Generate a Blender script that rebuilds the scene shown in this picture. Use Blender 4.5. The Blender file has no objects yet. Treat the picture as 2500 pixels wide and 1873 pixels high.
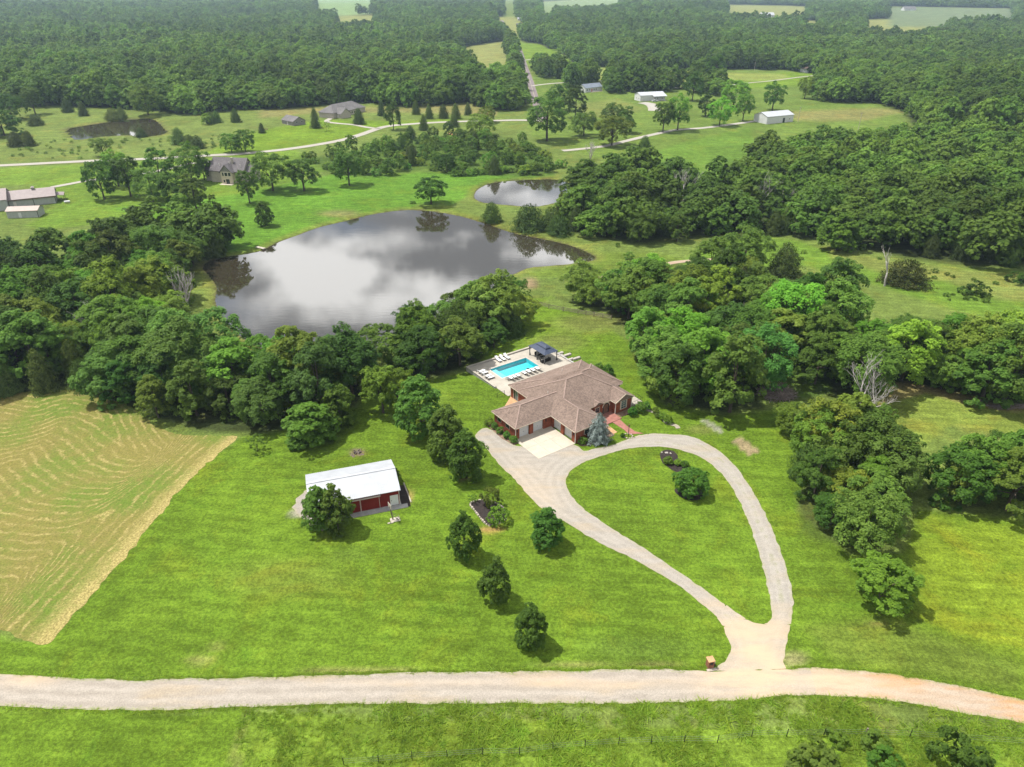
import bpy, bmesh, math, random
import numpy as np
from mathutils import Vector, Matrix

# ---------------------------------------------------------------- scene, camera, light
SC = bpy.context.scene
COL = SC.collection
CAM_H, FOCAL, PITCH = 72.0, 1736.0, math.radians(29.0)      # drone height (m), focal length (survey units), downward pitch
cam = bpy.data.cameras.new('camera')
cam.sensor_fit = 'HORIZONTAL'; cam.sensor_width = 36.0
cam.lens = 36.0 * FOCAL / 2500.0
cam.clip_start = 1.0; cam.clip_end = 20000.0
camo = bpy.data.objects.new('camera', cam); COL.objects.link(camo)
camo.location = (0, 0, CAM_H); camo.rotation_euler = (math.radians(90) - PITCH, 0, 0)
SC.camera = camo

SUN = Vector((-0.46, 0.13, 1.0)).normalized()                # direction towards the sun
EL = math.asin(SUN.z); AZ = math.atan2(SUN.x, SUN.y)
world = bpy.data.worlds.new('World'); SC.world = world; world.use_nodes = True
nt = world.node_tree; nt.nodes.clear()
N = lambda t, **k: _node(nt, t, k)
def _node(tree, t, props):
    n = tree.nodes.new(t)
    for a, b in props.items(): setattr(n, a, b)
    return n
sky = N('ShaderNodeTexSky', sky_type='NISHITA', sun_disc=False, sun_elevation=EL, sun_rotation=AZ, air_density=1.0, dust_density=1.2)
tc = N('ShaderNodeTexCoord'); sp = N('ShaderNodeSeparateXYZ')
nt.links.new(tc.outputs['Generated'], sp.inputs[0])
den = N('ShaderNodeMath', operation='ADD'); den.inputs[1].default_value = 0.10
mx = N('ShaderNodeMath', operation='MAXIMUM'); mx.inputs[1].default_value = 0.0
nt.links.new(sp.outputs[2], mx.inputs[0]); nt.links.new(mx.outputs[0], den.inputs[0])
dv = []
for k in (0, 1):
    d = N('ShaderNodeMath', operation='DIVIDE'); nt.links.new(sp.outputs[k], d.inputs[0]); nt.links.new(den.outputs[0], d.inputs[1]); dv.append(d)
cb = N('ShaderNodeCombineXYZ'); nt.links.new(dv[0].outputs[0], cb.inputs[0]); nt.links.new(dv[1].outputs[0], cb.inputs[1])
cb.inputs[2].default_value = 17.7
n1 = N('ShaderNodeTexNoise'); n1.inputs['Scale'].default_value = 1.45; n1.inputs['Detail'].default_value = 7; n1.inputs['Roughness'].default_value = 0.52
n2 = N('ShaderNodeTexNoise'); n2.inputs['Scale'].default_value = 2.2; n2.inputs['Detail'].default_value = 5; n2.inputs['Roughness'].default_value = 0.6
for q in (n1, n2): nt.links.new(cb.outputs[0], q.inputs['Vector'])
cov = N('ShaderNodeMapRange', interpolation_type='SMOOTHSTEP'); cov.inputs[1].default_value = 0.35; cov.inputs[2].default_value = 0.47
nt.links.new(n1.outputs[0], cov.inputs[0])
shade = N('ShaderNodeValToRGB'); nt.links.new(n2.outputs[0], shade.inputs[0])
shade.color_ramp.elements[0].position = 0.45; shade.color_ramp.elements[0].color = (2.6, 2.85, 3.3, 1)
shade.color_ramp.elements[1].position = 0.58; shade.color_ramp.elements[1].color = (15.5, 15.5, 15.4, 1)
mix = N('ShaderNodeMix', data_type='RGBA')
nt.links.new(cov.outputs[0], mix.inputs[0]); nt.links.new(sky.outputs[0], mix.inputs[6]); nt.links.new(shade.outputs[0], mix.inputs[7])
bg = N('ShaderNodeBackground'); bg.inputs[1].default_value = 0.10
out = N('ShaderNodeOutputWorld'); nt.links.new(mix.outputs[2], bg.inputs[0]); nt.links.new(bg.outputs[0], out.inputs[0])

sun = bpy.data.lights.new('sun', 'SUN'); sun.energy = 5.0; sun.angle = math.radians(0.6); sun.color = (1.0, 0.97, 0.90)
suno = bpy.data.objects.new('sun', sun); COL.objects.link(suno); suno.rotation_euler = SUN.to_track_quat('Z', 'Y').to_euler()
vs = SC.view_settings; vs.view_transform = 'Standard'; vs.look = 'None'; vs.gamma = 1.0; vs.use_curve_mapping = False; vs.exposure = 0.5
SC.render.engine = 'CYCLES'
cy = SC.cycles; cy.use_denoising = True; cy.max_bounces = 7; cy.diffuse_bounces = 2; cy.glossy_bounces = 3; cy.transmission_bounces = 5
cy.transparent_max_bounces = 8; cy.volume_bounces = 0; cy.caustics_reflective = False; cy.caustics_refractive = False; cy.sample_clamp_indirect = 6.0

# ---------------------------------------------------------------- terrain and survey
def ss(a, b, x):
    t = np.clip((np.asarray(x, float) - a) / (b - a), 0, 1); return t * t * (3 - 2 * t)
def wav(x, y, s, ph):                                       # smooth rolling undulation
    return np.sin(x / s + ph) * np.cos(y / (s * 1.3) + 1.7 * ph) + 0.5 * np.sin((x + 0.7 * y) / (s * 0.61) + 2.3 * ph)
def terrain(x, y):
    x = np.asarray(x, float); y = np.asarray(y, float)
    q = -0.6 * x + 0.8 * y
    z = -3.0 * ss(103, 140, q)                              # the house stands on a rise above the lake
    z = z + 3.0 * ss(300, 600, y)
    z = z + 26.0 * ss(1000, 2500, y) + ss(600, 1600, y) * 5.0 * wav(x, y, 260.0, 0.6)
    return z
FW = np.array([0, math.cos(PITCH), -math.sin(PITCH)]); DN = np.array([0, -math.sin(PITCH), -math.cos(PITCH)])
KS = 2500.0 / 2212.0
def ray(x, y):
    return np.array([x - 1250.0, 0, 0]) + DN * (y - 936.5) + FW * FOCAL
def GZ(x, y, z=0.0):                                        # surveyed bearing -> point at height z
    d = ray(x, y); t = (z - CAM_H) / d[2]; return Vector((d[0] * t, d[1] * t, z))
_T = np.geomspace(30, 9000, 500)
def G(x, y):                                                # surveyed bearing -> point on the terrain
    d = ray(x, y); d = d / math.hypot(d[0], d[1])
    px, py, pz = d[0] * _T, d[1] * _T, CAM_H + d[2] * _T
    b = np.nonzero(pz <= terrain(px, py))[0]
    if len(b) == 0: t = 6000.0
    else:
        hi = _T[b[0]]; lo = _T[max(b[0] - 1, 0)]
        for _ in range(30):
            m = 0.5 * (lo + hi)
            if CAM_H + d[2] * m <= terrain(d[0] * m, d[1] * m): hi = m
            else: lo = m
        t = hi
    return Vector((d[0] * t, d[1] * t, float(terrain(d[0] * t, d[1] * t))))
def U(x, y): return G(x * KS, y * KS)
def survey(x, y, z):                                        # world -> survey sheet (2212 wide)
    x = np.asarray(x, float); y = np.asarray(y, float); z = np.asarray(z, float) - CAM_H
    dep = np.maximum(y * FW[1] + z * FW[2], 1.0)
    return (1250 + FOCAL * x / dep) / KS, (936.5 + FOCAL * (y * DN[1] + z * DN[2]) / dep) / KS
def inside(px, py, poly):
    r = np.zeros(np.shape(px), bool); n = len(poly)
    for i in range(n):
        x0, y0 = poly[i]; x1, y1 = poly[(i + 1) % n]
        if y0 == y1: continue
        c = (y0 > py) != (y1 > py)
        r ^= c & (px < (x1 - x0) * (py - y0) / (y1 - y0) + x0)
    return r
def sdf(px, py, poly):                                      # signed distance, negative inside
    d = np.full(np.shape(px), 1e9); n = len(poly)
    for i in range(n):
        ax, ay = poly[i]; bx, by = poly[(i + 1) % n]
        ex, ey = bx - ax, by - ay; L = ex * ex + ey * ey + 1e-9
        t = np.clip(((px - ax) * ex + (py - ay) * ey) / L, 0, 1)
        d = np.minimum(d, np.hypot(px - ax - t * ex, py - ay - t * ey))
    return np.where(inside(px, py, poly), -d, d)
def dline(px, py, pts):                                     # distance to an open polyline
    d = np.full(np.shape(px), 1e9)
    for (ax, ay), (bx, by) in zip(pts[:-1], pts[1:]):
        ex, ey = bx - ax, by - ay; L = ex * ex + ey * ey + 1e-9
        t = np.clip(((px - ax) * ex + (py - ay) * ey) / L, 0, 1)
        d = np.minimum(d, np.hypot(px - ax - t * ex, py - ay - t * ey))
    return d
def smooth(pts, k=4, closed=False):                         # Catmull-Rom through the points
    P = [np.array(p, float) for p in pts]; o = []; n = len(P)
    for i in range(n if closed else n - 1):
        a, b, c, d = (P[(i - 1) % n], P[i], P[(i + 1) % n], P[(i + 2) % n]) if closed else (P[max(i - 1, 0)], P[i], P[i + 1], P[min(i + 2, n - 1)])
        for j in range(k):
            t = j / k
            o.append(0.5 * (2 * b + (c - a) * t + (2 * a - 5 * b + 4 * c - d) * t * t + (3 * b - a - 3 * c + d) * t ** 3))
    if not closed: o.append(P[-1])
    return [tuple(p) for p in o]
def vnoise(x, y, s, seed=0):                                # cheap value noise, -1..1
    x = np.asarray(x, float) / s; y = np.asarray(y, float) / s
    xi = np.floor(x).astype(np.int64); yi = np.floor(y).astype(np.int64); fx = x - xi; fy = y - yi
    fx = fx * fx * (3 - 2 * fx); fy = fy * fy * (3 - 2 * fy)
    def h(a, b):
        k = (a * 374761393 + b * 668265263 + seed * 974711) & 0x7fffffff
        k = ((k ^ (k >> 13)) * 1274126177) & 0x7fffffff
        return ((k ^ (k >> 16)) & 0xffff) / 32767.5 - 1
    return (h(xi, yi) * (1 - fx) + h(xi + 1, yi) * fx) * (1 - fy) + (h(xi, yi + 1) * (1 - fx) + h(xi + 1, yi + 1) * fx) * fy

# ---------------------------------------------------------------- materials
class NG:
    def __init__(s, name):
        s.m = bpy.data.materials.new(name); s.m.use_nodes = True; s.t = s.m.node_tree; s.t.nodes.clear()
        s.o = s.n('ShaderNodeOutputMaterial')
    def n(s, t, **k): return _node(s.t, t, k)
    def l(s, a, b): s.t.links.new(a, b)
    def noise(s, scale, detail=4, rough=0.55, vec=None, dist=0.0):
        q = s.n('ShaderNodeTexNoise'); q.inputs['Scale'].default_value = scale; q.inputs['Detail'].default_value = detail
        q.inputs['Roughness'].default_value = rough; q.inputs['Distortion'].default_value = dist
        if vec is not None: s.l(vec, q.inputs['Vector'])
        return q.outputs[0]
    def pos(s): return s.n('ShaderNodeNewGeometry').outputs['Position']
    def obj(s): return s.n('ShaderNodeTexCoord').outputs['Object']
    def attr(s, name, out='Fac'):
        a = s.n('ShaderNodeAttribute', attribute_name=name); return a.outputs[out]
    def remap(s, v, a, b, c=0.0, d=1.0, smooth=True):
        q = s.n('ShaderNodeMapRange', interpolation_type='SMOOTHSTEP' if smooth else 'LINEAR')
        s.l(v, q.inputs[0]); q.inputs[1].default_value = a; q.inputs[2].default_value = b; q.inputs[3].default_value = c; q.inputs[4].default_value = d
        return q.outputs[0]
    def math(s, op, a, b=None, c=None):
        q = s.n('ShaderNodeMath', operation=op)
        for i, v in enumerate((a, b, c)):
            if v is None: continue
            if isinstance(v, (int, float)): q.inputs[i].default_value = v
            else: s.l(v, q.inputs[i])
        return q.outputs[0]
    def mix(s, f, a, b, mode='MIX'):
        q = s.n('ShaderNodeMix', data_type='RGBA', blend_type=mode)
        for i, v in ((0, f), (6, a), (7, b)):
            if isinstance(v, (int, float)): q.inputs[i].default_value = v
            elif isinstance(v, tuple): q.inputs[i].default_value = (*v[:3], 1)
            else: s.l(v, q.inputs[i])
        return q.outputs[2]
    def gain(s, col, f):                                     # colour times a float
        q = s.n('ShaderNodeVectorMath', operation='SCALE'); s.l(col, q.inputs[0]); s.l(f, q.inputs['Scale']); return q.outputs[0]
    def bump(s, h, strength=0.3, dist=0.05):
        q = s.n('ShaderNodeBump'); q.inputs['Strength'].default_value = strength; q.inputs['Distance'].default_value = dist; s.l(h, q.inputs['Height']); return q.outputs[0]
    def bsdf(s, col, rough=0.8, spec=0.2, metal=0.0, normal=None, link=True):
        b = s.n('ShaderNodeBsdfPrincipled')
        if isinstance(col, tuple): b.inputs['Base Color'].default_value = (*col[:3], 1)
        else: s.l(col, b.inputs['Base Color'])
        if isinstance(rough, float): b.inputs['Roughness'].default_value = rough
        else: s.l(rough, b.inputs['Roughness'])
        b.inputs['Specular IOR Level'].default_value = spec; b.inputs['Metallic'].default_value = metal
        if normal is not None: s.l(normal, b.inputs['Normal'])
        if link: s.l(b.outputs[0], s.o.inputs[0])
        return b
MAT = {}
ALB = 0.76                                                 # darkens base colours evenly to offset the raised exposure
def plain(name, col, var=0.18, scale=1.2, rough=0.75, spec=0.25, metal=0.0, bump=0.0, fine=9.0):
    g = NG(name); p = g.obj()
    f = g.remap(g.noise(scale, 5, 0.6, p), 0.25, 0.75, 1 - var, 1 + var)
    f2 = g.remap(g.noise(fine, 3, 0.6, p), 0.25, 0.75, 1 - var * 0.6, 1 + var * 0.6)
    c = g.n('ShaderNodeRGB'); c.outputs[0].default_value = (*[ALB * q for q in col], 1)
    cc = g.gain(c.outputs[0], g.math('MULTIPLY', f, f2))
    nm = g.bump(g.noise(fine * 2, 3, 0.6, p), bump, 0.03) if bump else None
    g.bsdf(cc, float(rough), spec, metal, nm); MAT[name] = g.m; return g.m
def brick(name, c1, c2, mortar, scale=1.0):
    g = NG(name); p = g.obj(); nrm = g.n('ShaderNodeNewGeometry').outputs['Normal']
    # run courses along whichever wall direction, vertical axis = z
    s1 = g.n('ShaderNodeSeparateXYZ'); g.l(p, s1.inputs[0])
    ad = g.math('ADD', s1.outputs[0], s1.outputs[1])
    c = g.n('ShaderNodeCombineXYZ'); g.l(ad, c.inputs[0]); g.l(s1.outputs[2], c.inputs[1])
    b = g.n('ShaderNodeTexBrick'); g.l(c.outputs[0], b.inputs['Vector'])
    b.inputs['Scale'].default_value = 1.0; b.inputs['Brick Width'].default_value = 0.30; b.inputs['Row Height'].default_value = 0.105; b.inputs['Mortar Size'].default_value = 0.008
    b.inputs['Color1'].default_value = (*[ALB * q for q in c1], 1); b.inputs['Color2'].default_value = (*[ALB * q for q in c2], 1); b.inputs['Mortar'].default_value = (*[ALB * q for q in mortar], 1)
    f = g.remap(g.noise(0.9, 5, 0.6, p), 0.25, 0.75, 0.72, 1.28)
    g.bsdf(g.gain(b.outputs[0], f), 0.85, 0.15, 0.0, g.bump(b.outputs['Fac'], 0.3, -0.01)); MAT[name] = g.m
brick('brick', (0.33, 0.085, 0.040), (0.25, 0.060, 0.030), (0.22, 0.13, 0.09))
brick('brick_pillar', (0.32, 0.13, 0.075), (0.26, 0.09, 0.05), (0.36, 0.27, 0.2))
def shingle(name, col, stain=(0.5, 0.5, 0.5)):
    g = NG(name); p = g.obj()
    f = g.remap(g.noise(2.2, 6, 0.75, p), 0.3, 0.7, 0.74, 1.28)
    f2 = g.remap(g.noise(6.5, 3, 0.7, p), 0.3, 0.7, 0.75, 1.25)
    f3 = g.remap(g.noise(0.35, 3, 0.5, p), 0.3, 0.7, 0.9, 1.1)
    sep = g.n('ShaderNodeSeparateXYZ'); g.l(p, sep.inputs[0])
    row = g.math('FRACT', g.math('MULTIPLY', sep.outputs[2], 9.0))
    c = g.n('ShaderNodeRGB'); c.outputs[0].default_value = (*[ALB * q for q in col], 1)
    g.bsdf(g.gain(c.outputs[0], g.math('MULTIPLY', g.math('MULTIPLY', f, f2), f3)), 0.9, 0.12, 0.0, g.bump(row, 0.35, 0.02)); MAT[name] = g.m
shingle('shingle', (0.215, 0.158, 0.130)); shingle('shingle_grey', (0.165, 0.15, 0.155)); shingle('shingle_dark', (0.17, 0.16, 0.16)); shingle('shingle_blue', (0.22, 0.25, 0.30))
plain('ridge_shingle', (0.31, 0.222, 0.185), 0.15); plain('trim_white', (0.74, 0.70, 0.64), 0.08); plain('trim_cream', (0.66, 0.56, 0.44), 0.1)
plain('garage_white', (0.66, 0.66, 0.65), 0.06); plain('glass_dark', (0.028, 0.035, 0.04), 0.3, rough=0.12, spec=0.6); plain('window_teal', (0.10, 0.17, 0.17), 0.4, rough=0.1, spec=0.6)
plain('metal_black', (0.02, 0.02, 0.022), 0.2, rough=0.5); plain('metal_grey', (0.32, 0.32, 0.33), 0.15, rough=0.45, metal=0.6)
plain('concrete', (0.43, 0.39, 0.33), 0.13, 0.5, bump=0.1); plain('concrete_pale', (0.52, 0.465, 0.375), 0.09, 0.5); plain('concrete_grey', (0.38, 0.37, 0.35), 0.22, 0.8, bump=0.1)
plain('brick_paving', (0.33, 0.145, 0.115), 0.22, 1.5, fine=7); plain('flagstone', (0.52, 0.31, 0.16), 0.2, 1.5); plain('mulch', (0.030, 0.021, 0.019), 0.45, 2.0, bump=0.5); plain('mulch_tan', (0.23, 0.15, 0.10), 0.35, 2.0, bump=0.5)
plain('edging_stone', (0.46, 0.40, 0.33), 0.25, 3.0, bump=0.3); plain('rock', (0.42, 0.38, 0.34), 0.3, 2.0, bump=0.4)
plain('roof_metal', (0.47, 0.485, 0.515), 0.09, 0.6, rough=0.42, spec=0.45); plain('barn_red', (0.20, 0.013, 0.012), 0.16, 0.9, rough=0.6); plain('barn_rail', (0.62, 0.53, 0.49), 0.12)
plain('siding_grey', (0.42, 0.44, 0.41), 0.08); plain('siding_white', (0.70, 0.70, 0.70), 0.07); plain('siding_beige', (0.48, 0.43, 0.36), 0.1); plain('siding_taupe', (0.27, 0.25, 0.235), 0.1)
plain('roof_mauve', (0.29, 0.235, 0.23), 0.08, 0.6, rough=0.5); plain('roof_pink', (0.43, 0.34, 0.30), 0.08, 0.6, rough=0.5)
plain('gazebo_roof', (0.047, 0.062, 0.105), 0.1, rough=0.45); plain('gazebo_post', (0.17, 0.16, 0.155), 0.15); plain('curtain', (0.05, 0.045, 0.045), 0.2); plain('curtain_grey', (0.27, 0.25, 0.24), 0.2)
plain('sling_white', (0.80, 0.80, 0.78), 0.05); plain('frame_grey', (0.24, 0.25, 0.27), 0.1, rough=0.4); plain('wicker', (0.022, 0.020, 0.020), 0.3); plain('cushion', (0.46, 0.42, 0.38), 0.15)
plain('pool_tile', (0.13, 0.68, 0.76), 0.06, 0.7); plain('pool_shelf', (0.42, 0.70, 0.74), 0.06); plain('pool_coping', (0.52, 0.46, 0.41), 0.1)
plain('wood_grey', (0.21, 0.17, 0.14), 0.3, 2.0); plain('wood_pale', (0.48, 0.43, 0.36), 0.2, 2.0); plain('wood_brown', (0.16, 0.09, 0.06), 0.3, 2.0)
plain('bark', (0.085, 0.065, 0.05), 0.35, 1.5, bump=0.5); plain('deadwood', (0.40, 0.37, 0.34), 0.2, 1.5); plain('brushwood', (0.24, 0.19, 0.17), 0.35, 1.5)
plain('tyre', (0.02, 0.02, 0.02), 0.1); plain('car_white', (0.72, 0.72, 0.72), 0.03, rough=0.25, spec=0.5); plain('flower', (0.8, 0.78, 0.7), 0.1)
plain('ash', (0.20, 0.15, 0.125), 0.4, 2.5, bump=0.5); plain('charred', (0.025, 0.02, 0.018), 0.3); plain('blossom_red', (0.42, 0.06, 0.04), 0.2)

def leaf_mat(name, dark, light, trans=0.28, patch=0.22):
    g = NG(name); lr = g.attr('lr'); oi = g.n('ShaderNodeObjectInfo')
    c = g.mix(lr, dark, light)
    c = g.mix(1.0, c, oi.outputs['Color'], 'MULTIPLY')
    h = g.n('ShaderNodeHueSaturation'); g.l(c, h.inputs['Color'])
    g.l(g.remap(oi.outputs['Random'], 0, 1, 0.498, 0.522, False), h.inputs['Hue'])
    rv = g.math('FRACT', g.math('MULTIPLY', oi.outputs['Random'], 7.31))
    pn = g.remap(g.noise(0.0075, 4, 0.6, g.pos()), 0.34, 0.66, 1 - patch, 1 + patch)
    g.l(g.math('MULTIPLY', g.remap(rv, 0, 1, 0.72, 1.26, False), pn), h.inputs['Value'])
    a = g.bsdf(h.outputs[0], 0.6, 0.10, link=False)
    t = g.n('ShaderNodeBsdfTranslucent')
    tcol = g.mix(1.0, h.outputs[0], (1.45, 1.55, 0.6), 'MULTIPLY'); g.l(tcol, t.inputs[0])
    m = g.n('ShaderNodeMixShader'); m.inputs[0].default_value = trans
    g.l(a.outputs[0], m.inputs[1]); g.l(t.outputs[0], m.inputs[2]); g.l(m.outputs[0], g.o.inputs[0]); MAT[name] = g.m
leaf_mat('leaf', (0.050, 0.096, 0.013), (0.152, 0.228, 0.034), 0.36, 0.30); leaf_mat('leaf_cedar', (0.036, 0.062, 0.014), (0.090, 0.125, 0.026), 0.2)
leaf_mat('leaf_spruce', (0.085, 0.110, 0.105), (0.20, 0.235, 0.215), 0.12); leaf_mat('leaf_shrub', (0.036, 0.082, 0.010), (0.11, 0.185, 0.024), 0.25)
leaf_mat('grass_blade', (0.17, 0.26, 0.022), (0.30, 0.38, 0.050), 0.5, 0.25)

def ground_mat():
    g = NG('ground'); p = g.pos(); c = g.attr('Col', 'Color')
    n20 = g.noise(0.045, 4, 0.55, p); n3 = g.noise(0.33, 4, 0.65, p); n05 = g.noise(2.2, 4, 0.7, p); n02 = g.noise(7.0, 3, 0.7, p)
    f = g.math('MULTIPLY', g.remap(n20, 0.3, 0.7, 0.84, 1.15), g.remap(n3, 0.28, 0.72, 0.78, 1.22))
    f = g.math('MULTIPLY', f, g.math('MULTIPLY', g.remap(n05, 0.28, 0.72, 0.62, 1.38), g.remap(n02, 0.28, 0.72, 0.70, 1.30)))
    cc = g.gain(c, g.math('MULTIPLY', f, 0.77))
    dry = g.mix(1.0, cc, (1.30, 1.02, 0.95), 'MULTIPLY')
    cc = g.mix(g.remap(g.noise(0.085, 5, 0.65, p, 0.6), 0.50, 0.70, 0, 0.75), cc, dry)
    deep = g.mix(1.0, cc, (0.70, 0.88, 0.8), 'MULTIPLY')
    cc = g.mix(g.remap(g.noise(0.14, 5, 0.7, p, 0.8), 0.54, 0.74, 0, 0.6), cc, deep)
    # faint mower passes
    sep = g.n('ShaderNodeSeparateXYZ'); g.l(p, sep.inputs[0])
    mp = g.n('ShaderNodeMapping'); mp.inputs['Rotation'].default_value = (0, 0, -0.21); mp.inputs['Scale'].default_value = (0.06, 1.1, 1); g.l(p, mp.inputs[0])
    cc = g.gain(cc, g.remap(g.noise(0.9, 4, 0.65, mp.outputs[0]), 0.3, 0.7, 0.87, 1.13))
    w = g.math('ADD', g.math('MULTIPLY', sep.outputs[0], 0.55), g.math('MULTIPLY', sep.outputs[1], 2.6))
    w = g.math('SINE', g.math('ADD', w, g.math('MULTIPLY', n20, 9.0)))
    cc = g.gain(cc, g.remap(w, -1, 1, 0.93, 1.07, False))
    g.bsdf(cc, 0.95, 0.05, 0.0, g.bump(g.math('ADD', n05, g.math('MULTIPLY', n02, 0.6)), 0.55, 0.12)); MAT['ground'] = g.m
ground_mat()
def hay_mat():
    g = NG('hay'); p = g.pos(); phi = g.attr('phi'); e = g.attr('edge')
    wob = g.noise(0.22, 4, 0.6, p); brk = g.noise(0.30, 4, 0.7, p); fi = g.noise(3.5, 4, 0.75, p); fi2 = g.noise(1.1, 4, 0.7, p)
    a = g.math('MULTIPLY', g.math('ADD', phi, g.math('MULTIPLY', wob, 2.2)), 2 * math.pi / 1.75)
    s = g.math('SINE', a)
    s = g.math('ADD', s, g.math('MULTIPLY', g.math('SUBTRACT', fi2, 0.5), 3.6))
    row = g.math('MULTIPLY', g.remap(s, 0.05, 1.3), g.remap(brk, 0.38, 0.60, 0.12, 0.80))
    base = g.mix(g.remap(g.noise(0.06, 4, 0.6, p), 0.34, 0.60), (0.122, 0.180, 0.028), (0.20, 0.180, 0.050))
    base = g.mix(g.remap(fi2, 0.42, 0.62, 0, 0.35), base, (0.22, 0.18, 0.066))
    straw = g.mix(g.remap(fi, 0.3, 0.7), (0.285, 0.230, 0.080), (0.41, 0.340, 0.135))
    c = g.mix(row, base, straw)
    band = g.math('MULTIPLY', g.remap(g.math('ADD', e, g.math('MULTIPLY', g.math('SUBTRACT', brk, 0.5), 2.2)), 0.6, 3.6, 1.0, 0.0), g.remap(brk, 0.3, 0.5, 0.35, 0.95))
    c = g.mix(band, c, straw)
    red = g.remap(g.noise(0.2, 4, 0.6, p), 0.60, 0.72, 0, 0.22); c = g.mix(red, c, (0.22, 0.115, 0.06))
    c = g.gain(c, g.remap(fi, 0.25, 0.75, 0.5, 1.05))
    hgt = g.math('ADD', g.math('MULTIPLY', row, 1.3), fi)
    g.bsdf(c, 0.95, 0.05, 0.0, g.bump(hgt, 0.6, 0.16)); MAT['hay'] = g.m
hay_mat()
def gravel_mat(name, c1, c2, tint, dirt=0.55, grass=0.0):
    c1, c2, tint = [tuple(ALB * q for q in k) for k in (c1, c2, tint)]; g = NG(name); p = g.pos(); e = g.attr('edge')
    mp = g.n('ShaderNodeMapping'); mp.inputs['Scale'].default_value = (0.25, 1, 1); g.l(p, mp.inputs[0]); big = g.noise(0.30, 4, 0.6, mp.outputs[0]); med = g.noise(1.3, 5, 0.65, mp.outputs[0]); fi = g.noise(6.0, 3, 0.8, p)
    rut = g.math('SINE', g.math('ADD', g.math('MULTIPLY', e, 4.6), g.math('MULTIPLY', big, 4.0)))
    c = g.mix(g.remap(g.math('ADD', med, g.math('MULTIPLY', rut, 0.15)), 0.2, 0.8), c1, c2)
    c = g.mix(g.remap(big, 0.48, 0.70, 0, dirt), c, tint)
    c = g.gain(c, g.remap(fi, 0.25, 0.75, 0.78, 1.2))
    if grass:
        mid = g.math('MULTIPLY', g.remap(g.math('ABSOLUTE', g.math('SUBTRACT', e, 1.45)), 0.0, 0.45, 1, 0), g.remap(g.noise(0.55, 5, 0.7, p), 0.44, 0.66, 0, grass * 0.8)); c = g.mix(mid, c, (0.16, 0.17, 0.06))
    edge = g.remap(g.math('ADD', e, g.math('MULTIPLY', g.math('SUBTRACT', med, 0.5), 1.4)), 0.0, 0.45, 0.45, 0.0)
    c = g.mix(edge, c, (0.25, 0.23, 0.12))
    c = g.mix(g.math('MULTIPLY', g.attr('tan'), g.remap(g.math('ADD', big, g.math('MULTIPLY', med, 0.5)), 0.45, 0.95, 0.15, 1.0)), c, (0.41, 0.315, 0.215))
    g.bsdf(c, 0.95, 0.08, 0.0, g.bump(g.math('ADD', fi, med), 0.35, 0.05)); MAT[name] = g.m
gravel_mat('gravel_road', (0.325, 0.285, 0.240), (0.405, 0.360, 0.308), (0.43, 0.335, 0.215), 0.5); gravel_mat('gravel_drive', (0.32, 0.29, 0.25), (0.385, 0.35, 0.305), (0.40, 0.315, 0.21), 0.5, 0.0)
gravel_mat('gravel_loop', (0.325, 0.297, 0.258), (0.39, 0.357, 0.313), (0.39, 0.32, 0.22), 0.4, 0.6)
gravel_mat('gravel_far', (0.37, 0.345, 0.305), (0.41, 0.385, 0.345), (0.38, 0.33, 0.26), 0.4); gravel_mat('asphalt', (0.20, 0.165, 0.165), (0.235, 0.20, 0.20), (0.26, 0.21, 0.2), 0.4)
gravel_mat('clay_road', (0.40, 0.30, 0.215), (0.44, 0.36, 0.28), (0.45, 0.25, 0.105), 0.9, 0.0)
def water_mat():
    g = NG('lake_water'); p = g.pos()
    mp = g.n('ShaderNodeMapping'); mp.inputs['Rotation'].default_value = (0, 0, 0.5); mp.inputs['Scale'].default_value = (0.45, 1.6, 1); g.l(p, mp.inputs[0])
    h = g.math('ADD', g.noise(0.5, 4, 0.6, mp.outputs[0]), g.math('MULTIPLY', g.noise(2.2, 3, 0.6, mp.outputs[0]), 0.25))
    calm = g.remap(g.noise(0.022, 3, 0.5, p), 0.42, 0.62, 0.15, 1.0)
    b = g.bsdf((0.032, 0.026, 0.016), 0.04, 0.5, 0.0, g.bump(g.math('MULTIPLY', h, calm), 0.10, 0.05)); b.inputs['IOR'].default_value = 3.1
    MAT['lake_water'] = g.m
    g = NG('pool_water'); f = g.n('ShaderNodeFresnel'); f.inputs[0].default_value = 1.33; h = g.bump(g.noise(1.4, 3, 0.6, g.pos()), 0.12, 0.05); g.l(h, f.inputs['Normal'])
    t = g.n('ShaderNodeBsdfTransparent'); t.inputs[0].default_value = (0.60, 0.97, 0.98, 1); gl = g.n('ShaderNodeBsdfGlossy'); gl.inputs['Roughness'].default_value = 0.03; g.l(h, gl.inputs['Normal'])
    m = g.n('ShaderNodeMixShader'); g.l(f.outputs[0], m.inputs[0]); g.l(t.outputs[0], m.inputs[1]); g.l(gl.outputs[0], m.inputs[2]); g.l(m.outputs[0], g.o.inputs[0]); MAT['pool_water'] = g.m
water_mat()

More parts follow.
